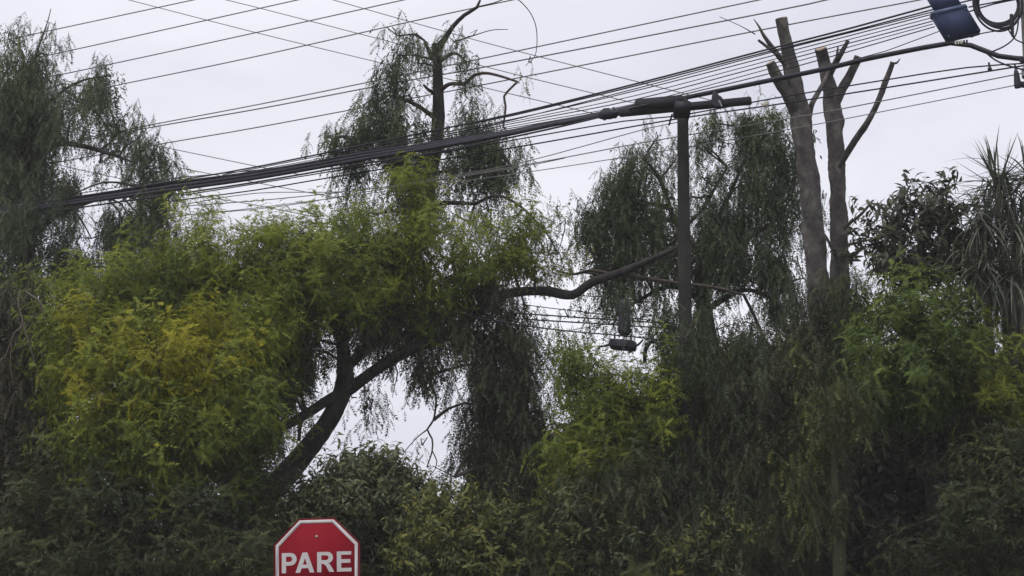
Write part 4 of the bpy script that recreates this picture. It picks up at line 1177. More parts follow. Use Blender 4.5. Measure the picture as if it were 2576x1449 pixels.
# right pepper tree behind the pole
tree('pepper_tree', 'weeping pepper tree on the right, directly behind the mossy pole', 'tree',
     [('trunk', [(1800, 1150, 31.5, 30), (1790, 950, 31.5, 26), (1775, 800, 31.5, 22), (1765, 700, 31.5, 15), (1785, 600, 31.5, 8), (1840, 480, 31.6, 5), (1880, 380, 31.6, 3.5), (1890, 310, 31.5, 2)]),
      ('limb', [(1735, 560, 31.3, 5), (1755, 540, 31.3, 5), (1778, 510, 31.4, 5), (1800, 470, 31.4, 4), (1830, 420, 31.4, 3)]),
      ('limb', [(1738, 495, 31.3, 3), (1765, 497, 31.3, 3.2), (1790, 490, 31.3, 3)]),
      ('limb', [(1770, 650, 31.5, 9), (1700, 560, 31.2, 7), (1660, 450, 31, 5), (1620, 400, 30.9, 3)]),
      ('limb', [(1780, 640, 31.5, 9), (1860, 610, 31.3, 7), (1940, 560, 31.2, 5), (1990, 500, 31.2, 3)]),
      ('limb', [(1770, 760, 31.5, 8), (1690, 720, 31.2, 6), (1600, 760, 31, 4), (1540, 800, 30.8, 2)]),
      ('limb', [(1775, 780, 31.5, 8), (1870, 730, 31.3, 6), (1950, 760, 31.2, 4), (1980, 830, 31.2, 3)]),
      ('limb', [(1800, 640, 31.2, 5), (1760, 700, 31.1, 4.5), (1720, 770, 31, 4)]),
      ('limb', [(1925, 860, 31.2, 4), (1900, 800, 31.2, 4), (1870, 740, 31.2, 4)])],
     [(1700, 400, 40, 50, 31.2, .4, .4, .02, 'short'), (1760, 360, 40, 40, 31.2, .4, .4, .04, 'short'), (1690, 640, 60, 50, 30.9, .4, .5, -.05, 'short'), (1800, 570, 70, 60, 31.1, .4, .5, -.05, 'short'), (1900, 660, 90, 50, 31.1, .4, .5, -.08, 'short'), (2000, 440, 40, 90, 31.2, .4, .5, 0, 'weep'), (1600, 620, 80, 50, 30.7, .4, .5, -.04, 'short'), (1520, 500, 40, 40, 30.8, .4, .5, .02, 'short'), (1655, 345, 40, 30, 31, .4, 0.45, .06, 'short'), (1690, 800, 40, 40, 26.5, .25, 0.16, -.22, 'weep'), (1730, 860, 70, 40, 26.5, .3, 0.48, -.2, 'weep'), (1680, 790, 36, 40, 27.6, .3, 0.72, -.12, 'weep'), (1572, 770, 24, 50, 26.5, .2, 0.40, -.1, 'weep'), (1640, 850, 40, 30, 26.9, .3, 0.32, -.1, 'sparse'), (1830, 860, 90, 36, 27, .3, 0.48, -.12, 'weep'), (1500, 560, 50, 50, 30.8, .4, 0.70, .02, 'short'), (1480, 600, 40, 40, 30.7, .3, 0.40, 0, 'weep'), (1560, 640, 80, 60, 30.8, .5, 0.50, -.05, 'weep'), (1640, 540, 50, 70, 31, .4, 0.50, 0, 'weep'), (1850, 640, 90, 60, 31.2, .5, 0.50, -.08, 'weep'), (1960, 620, 50, 80, 31.1, .4, 0.50, -.08, 'weep'), (1590, 790, 40, 40, 30.9, .3, 0.32, -.1, 'short'), (1510, 630, 50, 40, 30.8, .4, 0.45, 0, 'weep'), (1580, 520, 70, 70, 30.9, .5, 0.50, 0, 'weep'), (1680, 480, 36, 80, 31.1, .3, 0.50, 0, 'weep'), (1770, 450, 40, 60, 31.3, .4, 0.40, 0, 'weep'), (1580, 680, 70, 40, 30.9, .4, 0.40, 0, 'weep'), (1700, 600, 50, 60, 31.1, .4, 0.50, -.05, 'weep'), (1700, 790, 60, 50, 31.1, .4, 0.40, -.1, 'weep'), (1610, 390, 60, 36, 31, .5, 0.60, .06, 'short'), (1570, 450, 55, 50, 30.9, .5, 0.75, .03, 'short'), (1640, 450, 60, 50, 31, .5, 0.40, 0, 'weep'), (1540, 530, 60, 50, 30.8, .5, 0.65, .02, 'short'), (1490, 540, 36, 30, 30.7, .4, 0.40, .04, 'short'),
      (1600, 550, 80, 60, 31, .6, 0.60, -.04), (1550, 620, 70, 50, 30.9, .5, 0.60, -.06), (1640, 620, 60, 60, 31, .5, 0.60, -.06), (1690, 540, 30, 80, 31.1, .3, 0.35, 0),
      (1800, 310, 60, 26, 31.3, .4, 0.60, .08, 'short'), (1880, 310, 70, 36, 31.4, .5, 0.85, .06, 'short'), (1950, 300, 45, 40, 31.4, .4, 0.60, .08, 'short'), (1780, 370, 40, 40, 31.3, .4, 0.40, .02, 'short'), (1900, 370, 80, 50, 31.4, .6, 0.85, 0), (1970, 390, 45, 70, 31.3, .5, 0.75, 0),
      (1830, 440, 60, 50, 31.4, .5, 0.45, 0), (1900, 470, 80, 60, 31.4, .6, 0.80, -.08), (1790, 520, 40, 60, 31.4, .4, 0.55, -.05), (1870, 560, 90, 50, 31.4, .6, 0.70, -.08), (1960, 520, 50, 90, 31.2, .5, 0.60, -.04), (1770, 600, 60, 50, 31.3, .5, 0.60, -.1),
      (1860, 640, 100, 45, 31.3, .6, 0.60, -.1), (1940, 660, 60, 70, 31.2, .5, 0.70, -.1), (1730, 660, 60, 50, 31.2, .5, 0.60, -.1), (1640, 690, 60, 36, 31, .4, 0.28, -.1), (1590, 730, 60, 40, 31, .4, 0.32, -.1, 'short'), (1650, 760, 70, 40, 31, .5, 0.28, -.1, 'sparse'),
      (1730, 730, 40, 50, 31.2, .5, 0.40, -.15), (1850, 700, 70, 20, 31.2, .5, 0.16, -.1, 'sparse'), (1960, 750, 50, 70, 31.2, .5, 0.64, -.15), (1800, 830, 70, 24, 31.3, .5, 0.36, -.15), (1880, 810, 70, 36, 31.3, .5, 0.16, -.15, 'sparse'), (1730, 830, 80, 40, 31.2, .5, 0.64, -.15), (1640, 830, 50, 40, 31, .4, 0.24, -.12, 'sparse'), (1580, 790, 40, 40, 31, .3, 0.24, -.1, 'sparse'),
      (2045, 350, 10, 24, 31, .15, 0.50, .05, 'short'), (2070, 500, 16, 40, 31, .2, 0.45, .03, 'short'), (2040, 560, 30, 60, 31, .4, 0.40, 0), (2020, 700, 40, 90, 31.2, .4, 0.40, -.08), (1500, 610, 40, 40, 30.7, .3, 0.20, 0, 'sparse')],
     lm='weep', tint=.44, core=1.0)

# pollarded trees


def pollard(name, label, limbs, cuts):
    lp = []
    p0, r0 = V(limbs[0][1])
    base = (p0[0][0], p0[0][1], 0)
    root = thing(name, label, 'tree', base, 'pollarded trees')
    for i, (pn, pts) in enumerate(limbs):
        p, r = V(pts)
        if i == 0:
            p = [np.array((base[0] + .1, base[1], -.1)), np.array((base[0] + .06, base[1], p[0][2] * .5))] + p
            r = [r[0] * 1.25, r[0] * 1.1] + r
        mb = MB()
        tube(mb, p, r, 18, .05, .13)
        o = mb.build(pn, M['graybark'], root, origin=np.array(base))
        if pn in ('trunk', 'stub'):
            m2 = MB()
            d = unit(p[-1] - p[-2])
            u_ = unit(np.cross(d, (.2, .9, .1)))
            sl = unit(d + np.array((-.15, -.5, .1)))
            tube(m2, [p[-1] - d * .01, p[-1] + d * .008], [r[-1] * .98, r[-1] * .9], 12, .01, .06)
            m2.build('cut_face', M['cut'], o, origin=np.array(base))
    return root


pollard('pollarded_tree', 'taller pollarded bare trunk left of its twin, topped by a square cut',
        [('trunk', [(1985, 1150, 28.9, 36), (2050, 900, 28.4, 33), (2064, 790, 28.2, 30), (2052, 640, 28.2, 27), (2038, 480, 28.2, 26), (2022, 360, 28.2, 25.5), (2010, 270, 28.2, 26), (1998, 210, 28.1, 21), (1982, 130, 28, 17), (1965, 46, 27.9, 15.5)]),
         ('stub', [(2006, 290, 28.2, 17), (1985, 245, 28.1, 17), (1960, 202, 28, 15), (1937, 158, 27.9, 12)]),
         ('branch', [(1992, 180, 28.1, 6), (1970, 155, 28, 7), (1950, 130, 27.9, 6.5), (1922, 90, 27.8, 4.5), (1910, 68, 27.8, 3), (1896, 48, 27.8, 1)]),
         ('branch', [(1955, 138, 27.9, 5), (1930, 118, 27.8, 4), (1908, 101, 27.7, 3)]),
         ('branch', [(2035, 300, 28.3, 8), (2042, 262, 28.3, 7), (2060, 230, 28.4, 6), (2078, 195, 28.5, 5), (2090, 160, 28.6, 4)]),
         ('branch', [(1900, 86, 27.7, 1.4), (1862, 65, 27.6, 1.0), (1810, 42, 27.5, .8)])], None)
pollard('pollarded_tree', 'shorter pollarded trunk with long angled branch on its right',
        [('trunk', [(2010, 1150, 29.2, 30), (2085, 920, 28.9, 27), (2110, 800, 28.8, 25), (2112, 640, 28.8, 23), (2108, 500, 28.8, 21), (2104, 400, 28.8, 21), (2096, 290, 28.8, 22), (2090, 240, 28.8, 21), (2080, 190, 28.7, 17), (2072, 155, 28.7, 15), (2064, 122, 28.6, 14.5)]),
         ('stub', [(2098, 270, 28.8, 13), (2115, 228, 28.7, 12), (2138, 190, 28.6, 11.5), (2160, 143, 28.5, 11)]),
         ('branch', [(2080, 205, 28.7, 8), (2096, 172, 28.6, 7.5), (2106, 150, 28.5, 8), (2118, 130, 28.4, 7), (2134, 102, 28.3, 5)]),
         ('branch', [(2104, 152, 28.5, 4), (2106, 135, 28.5, 3.4), (2108, 118, 28.5, 2)]),
         ('branch', [(2112, 415, 28.7, 9), (2128, 390, 28.6, 8.5), (2160, 340, 28.4, 8), (2190, 295, 28.2, 8), (2215, 240, 28.1, 7.5), (2232, 195, 28, 7), (2246, 156, 27.9, 6.5)]),
         ('branch', [(2246, 160, 27.9, 3), (2256, 158, 27.9, 3), (2264, 148, 27.9, 1.2)]),
         ('branch', [(2120, 575, 28.7, 4), (2145, 556, 28.6, 4), (2170, 535, 28.5, 3.5), (2197, 503, 28.4, 2)]),
         ('branch', [(2108, 660, 28.8, 4), (2080, 600, 28.9, 3.6), (2062, 580, 29, 3)]),
         ('branch', [(2115, 620, 28.8, 4), (2150, 612, 28.7, 4), (2185, 603, 28.6, 2)])], None)

# broad leaved tree at the right with leaf whorls against the sky
WH = [(2265, 470), (2340, 462), (2240, 540), (2205, 590), (2300, 530), (2370, 520), (2325, 560), (2195, 640), (2250, 640), (2290, 600), (2400, 560), (2222, 690), (2270, 690), (2320, 640), (2180, 615), (2290, 480), (2352, 490), (2310, 500), (2240, 580)]
leafmesh = []
for k in range(4):
    rg = np.random.default_rng(200 + k)
    v, f = broadleaf(.15 + .015 * k, .042 + .004 * k, rg)
    m_ = MB()
    m_.add(v, f, np.full(len(f), .25 + .15 * k))
    o = m_.build('leaf', M['darkbroad'], smooth=False)
    leafmesh.append(o.data)
    bpy.data.objects.remove(o)
T7 = tree('broadleaf_tree', 'dark broad leaved tree with drooping leaf whorls beside the yucca', 'tree',
          [('trunk', [(2330, 1000, 27.5, 14), (2320, 850, 27.5, 12), (2290, 740, 27.5, 9), (2310, 640, 27.5, 6), (2335, 540, 27.5, 4), (2340, 470, 27.5, 2)]),
           ('limb', [(2292, 740, 27.5, 6), (2315, 690, 27.4, 5), (2330, 640, 27.4, 3.5)]),
           ('limb', [(2290, 730, 27.5, 6), (2270, 640, 27.4, 4), (2266, 560, 27.4, 3), (2265, 478, 27.4, 1.6)]),
           ('limb', [(2300, 700, 27.5, 5), (2240, 640, 27.4, 4), (2200, 600, 27.3, 2)]),
           ('limb', [(2310, 680, 27.5, 5), (2370, 600, 27.4, 4), (2400, 550, 27.3, 2)])],
          [(2240, 570, 40, 30, 27.4, .4, .7), (2200, 620, 40, 30, 27.4, .4, .6), (2270, 600, 70, 40, 27.4, .5, .8), (2340, 570, 60, 50, 27.4, .5, .7), (2400, 590, 50, 60, 27.4, .5, .7), (2270, 680, 80, 40, 27.4, .5, .42), (2350, 670, 80, 45, 27.4, .5, .7), (2380, 540, 40, 40, 27.4, .4, .55), (2310, 730, 80, 40, 27.4, .5, .5), (2420, 680, 60, 60, 27.5, .5, .7), (2340, 500, 20, 30, 27.4, .2, .5)],
          style='large', lm='darkbroad', tint=.4, per=4)
o7 = np.array(T7.location)
for (x, y) in WH:
    c = P(x + rng.normal(0, 3), y + rng.normal(0, 3), 27.3 + rng.normal(0, .15))
    mb = MB()
    tube(mb, [c, c + np.array((rng.normal(0, .03), 0, -.16)), c + np.array((rng.normal(0, .05), .02, -.38))], [.005, .007, .009], 5, .1)
    mb.build('shoot', M['twig'], T7, origin=o7)
    az = rng.uniform(0, 6)
    for k in range(11):
        az += 2.4
        lo = bpy.data.objects.new('leaf', leafmesh[int(rng.integers(0, 4))])
        col.objects.link(lo)
        lo.parent = T7
        q = c + np.array((0, 0, -.012 * k - (.12 if k > 7 else 0)))
        R = rotz(az) @ roty(math.radians(-25 + 8 * k + rng.uniform(-14, 14))) @ rotx(rng.normal(0, .3))
        mw = np.eye(4)
        mw[:3, :3] = R * rng.uniform(.75, 1.1)
        mw[:3, 3] = q - o7
        lo.matrix_local = Matrix(mw.tolist())

# yucca at the far right
YH = [(2510, 465, 27.0), (2585, 455, 27.2), (2470, 560, 26.8), (2560, 590, 26.7), (2475, 668, 26.5), (2545, 690, 26.5), (2620, 560, 27)]
yb = P(2560, 900, 27.0)
Y8 = thing('yucca', 'tall grey green yucca with spiky blades at the right edge', 'yucca', (yb[0], yb[1], 0))
oy = np.array((yb[0], yb[1], 0))
bl = []
for k in range(5):
    rg = np.random.default_rng(300 + k)
    n = 6
    t = np.linspace(0, 1, n)
    L = .72 + .08 * k
    wd_ = .0135 * np.array((1, 1.15, 1.1, .85, .5, .03))
    ben = (.02, .06, .15, .3, .55)[k]
    x_, z_ = L * (t - ben * .25 * t ** 2), -ben * L * t ** 2
    vs = np.concatenate([np.stack([x_, wd_, z_ + wd_ * .5], -1), np.stack([x_, 0 * t, z_], -1), np.stack([x_, -wd_, z_ + wd_ * .5], -1)])
    fs = []
    for i in range(n - 1):
        fs += [(i, i + n, i + n + 1, i + 1), (i + n, i + 2 * n, i + 2 * n + 1, i + n + 1)]
    m_ = MB()
    m_.add(vs, fs, np.full(len(fs), .15 + .17 * k))
    o = m_.build('leaf_blade', M['blade'], smooth=False)
    bl.append(o.data)
    bpy.data.objects.remove(o)
for hi, (x, y, d) in enumerate(YH):
    c = P(x, y, d)
    mb = MB()
    tube(mb, [np.array((yb[0] + .1 * (hi - 3), yb[1], -.1)), (oy * .4 + c * .6) * np.array((1, 1, .55)) + np.array((0, .2, 0)), c], [.09, .07, .05], 9, .2, .08)
    mb.build('stem', M['graybark'], Y8, origin=oy)
    nb = 42
    for k in range(nb):
        if hi < 2:
            el = math.radians(rng.uniform(-25, 88))
        elif hi < 4:
            el = math.radians(rng.uniform(-60, 60))
        else:
            el = math.radians(rng.uniform(-85, 40))
        az = k * 2.4 + rng.normal(0, .2)
        kind = int(np.clip(rng.integers(0, 3) + (1 if el < .3 else 0) + (1 if el < -.3 else 0), 0, 4))
        lo = bpy.data.objects.new('leaf_blade', bl[kind])
        col.objects.link(lo)
        lo.parent = Y8
        mw = np.eye(4)
        mw[:3, :3] = rotz(az) @ roty(-el) * rng.uniform(.8, 1.12)
        mw[:3, 3] = c - oy + rng.normal(0, .04, 3)
        lo.matrix_local = Matrix(mw.tolist())

# the crowded inner blades, too many to pick apart
mb = MB()
for hi, (x, y, d) in enumerate(YH + [(2500, 520, 27.3), (2560, 530, 27.4), (2440, 620, 27.2), (2520, 640, 27.2), (2590, 660, 27.2), (2500, 720, 27)]):
    c = P(x, y, d)
    for k in range(80):
        me = bl[int(rng.integers(1, 5))]
        v = np.array([q.co[:] for q in me.vertices])
        f = np.array([p.vertices[:] for p in me.polygons])
        el = math.radians(rng.uniform(-80, 40 if hi < 2 else 20))
        mb.add(v @ (rotz(rng.uniform(0, 6.28)) @ roty(-el) * rng.uniform(.6, 1.0)).T + c + rng.normal(0, .14, 3), f, np.full(len(f), rng.uniform(.1, .75)))
tag(mb.build('inner_blades', M['blade'], Y8, smooth=False, origin=oy), kind='stuff')

# fresh green tree below them
tree('green_tree', 'fresh green feathery tree below the broad leaved tree at right', 'tree',
     [('trunk', [(2440, 1300, 27.6, 10), (2420, 1120, 27.5, 9), (2350, 980, 27.2, 7), (2300, 850, 27, 4)]),
      ('limb', [(2270, 1000, 27, 7), (2360, 920, 26.8, 5), (2440, 870, 26.7, 3)]),
      ('limb', [(2190, 870, 26.5, 3), (2230, 850, 26.5, 2.5), (2290, 835, 26.4, 2)])],
     [(2240, 750, 60, 30, 26.9, .5, .7, .06), (2310, 790, 90, 50, 26.7, .7, .9, .05), (2390, 850, 100, 55, 26.6, .7, .9, .0), (2260, 880, 90, 60, 26.5, .7, .9, .02), (2200, 930, 60, 50, 26.5, .6, .8, .02), (2340, 940, 110, 60, 26.5, .8, .9, -.14), (2180, 1000, 60, 40, 26.6, .6, .7, -.14), (2280, 1000, 90, 40, 26.6, .7, .8, -.2), (2420, 960, 70, 60, 26.6, .7, .8, -.05), (2450, 780, 60, 50, 26.9, .5, .6, -.05), (2520, 800, 60, 40, 26.9, .5, .5, -.05)],
     style='bush', lm='fresh', tint=.42)
tree('yellow_shrub', 'yellow green shrub under the yucca at the right edge', 'shrub',
     [('trunk', [(2540, 1250, 26.4, 8), (2535, 1100, 26.4, 6), (2530, 1000, 26.4, 3)]), ('limb', [(2535, 1080, 26.4, 4), (2490, 1000, 26.3, 2)])],
     [(2540, 935, 50, 24, 26.3, .4, .8, .12), (2500, 980, 60, 40, 26.3, .5, .8, .0), (2560, 990, 50, 50, 26.3, .5, .8, .02), (2470, 1010, 50, 36, 26.4, .5, .7, -.1), (2540, 1050, 70, 40, 26.4, .5, .7, -.2)],
     style='bush', lm='bright', tint=.40)

# dark green curtain in the middle right
tree('weeping_tree', 'dense dark weeping tree below the pole and pollarded trunks', 'tree',
     [('trunk', [(1880, 1450, 27.6, 18), (1870, 1250, 27.6, 15), (1860, 1050, 27.6, 11), (1850, 900, 27.6, 5)]),
      ('limb', [(1862, 1050, 27.6, 7), (1960, 960, 27.4, 5), (2050, 900, 27.3, 3)]), ('limb', [(1862, 1080, 27.6, 7), (1760, 980, 27.4, 5), (1700, 920, 27.3, 3)]),
      ('dead_branch', [(1700, 1068, 26.4, 3), (1690, 1085, 26.4, 2.5), (1640, 1100, 26.4, 2)])],
     [(1760, 880, 100, 45, 27.6, .7, .9, 0), (1870, 880, 120, 45, 27.6, .7, 1.0, -.05), (1990, 860, 100, 50, 27.6, .7, .9, -.05), (2090, 820, 80, 60, 27.7, .6, .9, -.12), (2150, 770, 60, 70, 27.9, .6, .8, -.15), (2100, 900, 80, 60, 27.6, .6, .9, -.15),
      (1760, 980, 100, 70, 27.3, .7, .9, .0), (1880, 1000, 120, 80, 27.2, .8, 1.0, -.04), (1990, 970, 90, 80, 27.2, .7, 1.0, .0), (1800, 1100, 120, 80, 27.2, .8, 1.0, -.05), (1930, 1110, 110, 90, 27.1, .8, 1.0, .02), (1850, 1220, 120, 80, 27.2, .8, 1.0, -.02), (1960, 1230, 80, 90, 27.1, .7, 1.0, .05), (1900, 1350, 120, 80, 27.1, .8, 1.0, .03), (2000, 1340, 50, 90, 27, .5, .8, .12), (2060, 760, 40, 60, 27.7, .4, .6, -.1), (2050, 1060, 50, 90, 27.3, .4, .8, -.1), (2060, 1180, 40, 90, 27.4, .4, .8, -.15), (2060, 1320, 40, 90, 27.4, .4, .8, -.15), (2060, 1420, 40, 60, 27.4, .4, .8, -.15), (2040, 960, 50, 80, 27.2, .5, .8, .05)],
     style='weep', lm='shade', tint=.38, more=[('green_strands', [(2000, 930, 50, 60, 27, .3, .5, .05), (1985, 1080, 50, 80, 26.9, .3, .5, 0), (2000, 1330, 30, 70, 26.8, .2, .5, .1), (1880, 930, 60, 40, 26.9, .3, .35, .05), (1780, 1000, 60, 50, 26.9, .3, .35, 0), (1900, 1180, 70, 60, 26.8, .3, .3, -.05)], 'weep', 'olive', .45)])

tree('green_shrub', 'lush green shrub in the gap between weeping column and pole', 'shrub',
     [('trunk', [(1560, 1400, 27.2, 12), (1555, 1200, 27.2, 9), (1550, 1050, 27.2, 5)]), ('limb', [(1555, 1120, 27.2, 5), (1480, 1000, 27, 3)]), ('limb', [(1555, 1100, 27.2, 5), (1640, 990, 27, 3)])],
     [(1440, 900, 60, 40, 27.4, .5, .55, -.12, 'weep'), (1470, 950, 70, 36, 27.3, .5, .7, .0), (1560, 985, 60, 32, 27.2, .5, .8, .0), (1650, 985, 50, 40, 27.1, .5, .8, .06), (1690, 935, 50, 36, 27.0, .4, .7, .26), (1500, 1020, 90, 50, 27.1, .6, .9, .02), (1610, 1040, 90, 50, 27.1, .6, .9, -.02), (1480, 1100, 70, 46, 27.0, .5, .9, .26), (1590, 1120, 80, 50, 27.1, .6, .8, -.06), (1450, 1150, 50, 50, 27.0, .5, .7, .18), (1450, 1170, 70, 60, 27.1, .6, .7, .02), (1680, 1060, 60, 50, 27.1, .5, .8, -.06), (1540, 1180, 90, 50, 27.1, .6, .7, -.12)],
     style='bush', lm='mid', tint=.24)

tree('olive_shrub', 'olive green shrub below the weeping column, dotted with pale tips', 'shrub',
     [('trunk', [(1520, 1500, 26.6, 10), (1520, 1380, 26.6, 8), (1530, 1280, 26.6, 4)]), ('limb', [(1520, 1400, 26.6, 5), (1640, 1320, 26.5, 3)]), ('limb', [(1520, 1400, 26.6, 5), (1400, 1320, 26.5, 3)])],
     [(1570, 1240, 60, 40, 26.2, .4, .8, .05, 'short'), (1450, 1300, 50, 40, 26.2, .4, .7, 0, 'broad'), (1700, 1390, 60, 50, 26, .4, .8, .1, 'short'), (1860, 1330, 40, 60, 26.2, .4, .7, .1, 'short'), (1560, 1420, 60, 30, 26, .4, .8, .15, 'broad'), (1800, 1420, 60, 40, 26, .4, .7, .15, 'broad'), (1480, 1250, 110, 50, 26.7, .6, .9, .05), (1600, 1240, 100, 60, 26.6, .6, .9, .05), (1700, 1210, 70, 60, 26.6, .5, .8, -.05), (1430, 1340, 110, 70, 26.6, .6, .9, -.05), (1560, 1340, 110, 60, 26.5, .6, .9, -.02), (1690, 1330, 100, 70, 26.5, .6, .9, -.02), (1480, 1430, 120, 50, 26.4, .6, .9, .05), (1620, 1430, 120, 50, 26.4, .6, .9, .08), (1760, 1430, 110, 60, 26.4, .6, .9, .05), (1370, 1430, 90, 60, 26.5, .6, .9, -.05), (1790, 1330, 80, 80, 26.5, .5, .8, -.05)],
     style='weep', lm='shade', tint=.40, more=[('pale_tips', [(1480, 1240, 60, 36, 26.2, .3, .5, 0), (1600, 1230, 60, 40, 26.2, .3, .5, .05), (1450, 1420, 70, 36, 26, .3, .5, 0), (1600, 1420, 80, 36, 26, .3, .6, .1), (1740, 1410, 60, 40, 26, .3, .6, .1, 'broad'), (1830, 1330, 30, 60, 26, .3, .5, .1, 'broad'), (1500, 1340, 60, 40, 26.1, .3, .4, 0, 'broad')], 'bush', 'olive', .36)])
tree('olive_shrub', 'olive shrub with yellow leaf tips right of the stop sign', 'shrub',
     [('trunk', [(1160, 1520, 26.2, 8), (1160, 1420, 26.2, 6), (1160, 1330, 26.2, 3)]), ('limb', [(1160, 1420, 26.2, 4), (1230, 1350, 26.1, 2)])],
     [(1150, 1290, 80, 36, 26.3, .5, .8, .08), (1100, 1340, 70, 50, 26.2, .5, .9, .08), (1200, 1350, 80, 60, 26.2, .5, .9, .02), (1120, 1420, 100, 50, 26.1, .5, .9, .06), (1230, 1430, 90, 50, 26.1, .5, .9, -.05), (1280, 1340, 60, 80, 26.3, .5, .8, -.1)],
     style='broad', lm='olive', tint=.48)
tree('round_bush', 'rounded broad leaved bush rising behind the stop sign', 'shrub',
     [('trunk', [(930, 1560, 28.1, 14), (930, 1400, 28.1, 10), (930, 1260, 28.1, 6)]), ('limb', [(930, 1350, 28.1, 6), (1020, 1260, 28, 3)]), ('limb', [(930, 1350, 28.1, 6), (830, 1240, 28, 3)])],
     [(912, 1196, 60, 40, 27.7, .6, 1.3, .05), (972, 1216, 60, 36, 27.7, .6, 1.2, .05), (1052, 1261, 60, 36, 27.7, .6, 1.2, .03), (860, 1220, 50, 40, 27.7, .6, 1.0, .03), (912, 1266, 110, 50, 27.4, .6, .9, .03), (1012, 1316, 90, 50, 27.4, .6, .9, 0), (892, 1206, 70, 45, 28.1, .6, .95, .05), (972, 1236, 70, 50, 28.1, .6, .95, .05), (832, 1256, 80, 60, 28, .7, .95, .02), (922, 1286, 110, 60, 27.9, .7, 1.0, 0), (1032, 1276, 70, 50, 28, .6, .95, 0), (1082, 1316, 60, 50, 28, .6, .9, -.05), (972, 1320, 110, 70, 27.8, .8, 1.0, -.05), (842, 1330, 100, 70, 27.8, .8, 1.0, 0), (1012, 1410, 120, 60, 27.7, .8, 1.0, 0), (772, 1296, 60, 60, 27.9, .6, .8, 0), (762, 1360, 70, 90, 27.8, .6, .9, -.05), (892, 1420, 120, 60, 27.7, .8, 1.0, 0), (1152, 1306, 70, 45, 28.1, .6, .8, -.05)],
     style='broad', lm='broad', tint=.30)

# lower right: young mossy trunk before the dark hollow, shrubs around
tree('young_tree', 'slim mossy young trunk with pale stub before the dark hollow', 'tree',
     [('trunk', [(2112, 1520, 25.6, 17), (2110, 1400, 25.6, 16), (2106, 1300, 25.6, 15), (2100, 1220, 25.6, 10), (2098, 1150, 25.6, 8), (2092, 1080, 25.6, 6), (2088, 1000, 25.6, 4)]),
      ('pale_stub', [(2096, 1300, 25.5, 4), (2070, 1270, 25.4, 5), (2050, 1240, 25.3, 4.5), (2034, 1200, 25.2, 3)]),
      ('limb', [(2095, 1100, 25.6, 4), (2130, 1010, 25.6, 3), (2170, 960, 25.6, 2)])],
     [(2080, 1000, 60, 50, 25.8, .5, .7, 0), (2060, 1100, 30, 70, 25.9, .3, .5, 0), (2140, 1010, 60, 36, 25.8, .5, .7, .05), (2110, 1290, 24, 40, 25.6, .15, .8, 0, 'short')],
     style='weep', lm='olive', bark='moss', tint=.34)
tree('olive_shrub', 'dark olive shrub in the lower right corner', 'shrub',
     [('trunk', [(2500, 1560, 26, 10), (2500, 1400, 26, 8), (2500, 1250, 26, 4)]), ('limb', [(2500, 1350, 26, 4), (2440, 1250, 25.9, 2.5)]),
      ('dead_branch', [(2490, 1280, 25.5, 2.4), (2520, 1255, 25.4, 2.4), (2545, 1225, 25.4, 1.8)])],
     [(2530, 1200, 50, 40, 25.7, .4, .6, .2, 'broad'), (2480, 1330, 50, 50, 25.6, .4, .6, .1, 'broad'), (2520, 1120, 80, 50, 26.1, .5, .7, -.1), (2530, 1210, 70, 50, 26, .5, .8, .1), (2470, 1290, 80, 60, 25.9, .5, .8, -.05), (2540, 1310, 70, 70, 25.9, .5, .9, 0), (2430, 1380, 90, 60, 25.9, .6, .8, -.1), (2530, 1410, 90, 60, 25.9, .6, .9, -.05), (2330, 1430, 90, 36, 25.9, .5, .6, -.15), (2440, 1190, 50, 50, 26.1, .4, .5, -.1)],
     style='bush', lm='olive', tint=.14)

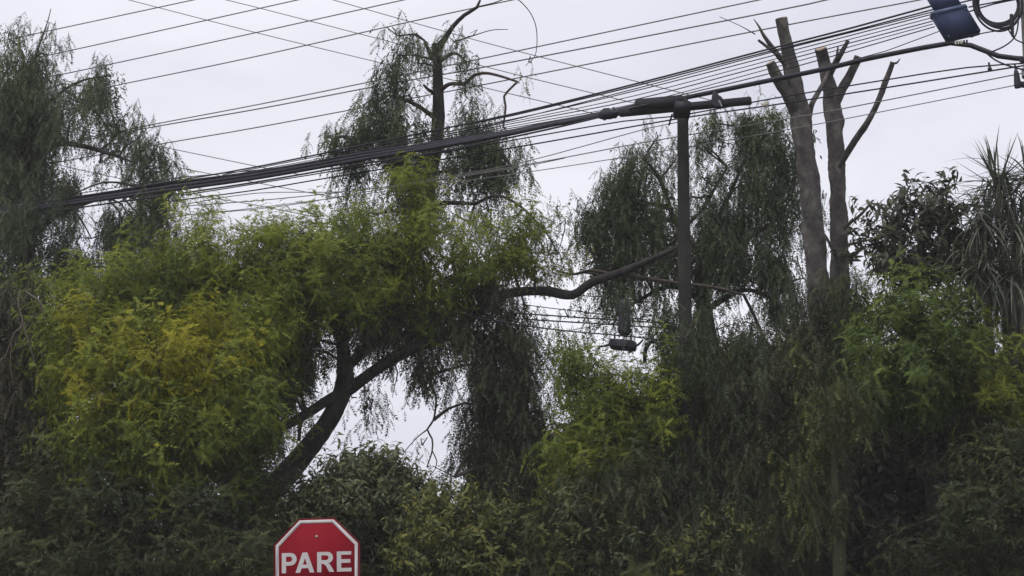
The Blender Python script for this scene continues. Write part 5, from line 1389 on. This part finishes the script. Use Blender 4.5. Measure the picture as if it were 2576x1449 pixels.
# dark thicket row behind everything, closing the view at eye level
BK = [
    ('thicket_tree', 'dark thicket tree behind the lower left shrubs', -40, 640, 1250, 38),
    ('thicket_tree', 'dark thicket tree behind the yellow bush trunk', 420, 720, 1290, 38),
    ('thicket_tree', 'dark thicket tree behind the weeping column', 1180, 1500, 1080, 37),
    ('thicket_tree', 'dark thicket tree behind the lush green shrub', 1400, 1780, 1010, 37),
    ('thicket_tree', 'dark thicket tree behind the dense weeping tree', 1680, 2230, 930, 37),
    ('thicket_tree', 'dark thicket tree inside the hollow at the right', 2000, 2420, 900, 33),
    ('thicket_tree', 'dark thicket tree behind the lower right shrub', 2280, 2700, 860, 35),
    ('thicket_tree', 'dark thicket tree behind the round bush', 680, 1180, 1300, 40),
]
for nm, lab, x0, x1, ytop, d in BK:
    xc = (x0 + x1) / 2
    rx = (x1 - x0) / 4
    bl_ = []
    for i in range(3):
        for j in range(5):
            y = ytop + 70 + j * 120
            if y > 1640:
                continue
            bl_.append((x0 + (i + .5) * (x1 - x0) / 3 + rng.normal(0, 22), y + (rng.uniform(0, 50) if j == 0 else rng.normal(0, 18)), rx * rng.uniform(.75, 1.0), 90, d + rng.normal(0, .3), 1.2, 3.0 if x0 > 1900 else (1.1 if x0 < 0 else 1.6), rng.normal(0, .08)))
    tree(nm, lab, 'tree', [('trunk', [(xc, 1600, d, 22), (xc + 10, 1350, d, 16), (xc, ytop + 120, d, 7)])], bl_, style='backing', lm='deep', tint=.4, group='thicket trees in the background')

# ------------------------------------------------------------------ thin haze volume, added to lift the dark tones of the trees
hm = bpy.data.materials.new('haze_air')
hm.use_nodes = True
hn = hm.node_tree
hn.nodes.clear()
ho = hn.nodes.new('ShaderNodeOutputMaterial')
hv = hn.nodes.new('ShaderNodeVolumePrincipled')
hv.inputs['Color'].default_value = (0.97, 0.97, 1.0, 1)
hv.inputs['Density'].default_value = 0.0008
hn.links.new(hv.outputs['Volume'], ho.inputs['Volume'])
mb = MB()
box_mb(mb, (0, 550, 6.5), X_, Y_, Z_, 905, 955, 7.7)
hz = mb.build('haze', hm, smooth=False)
tag(hz, kind='stuff', label='thin pale haze added to lift the dark tones of the trees')
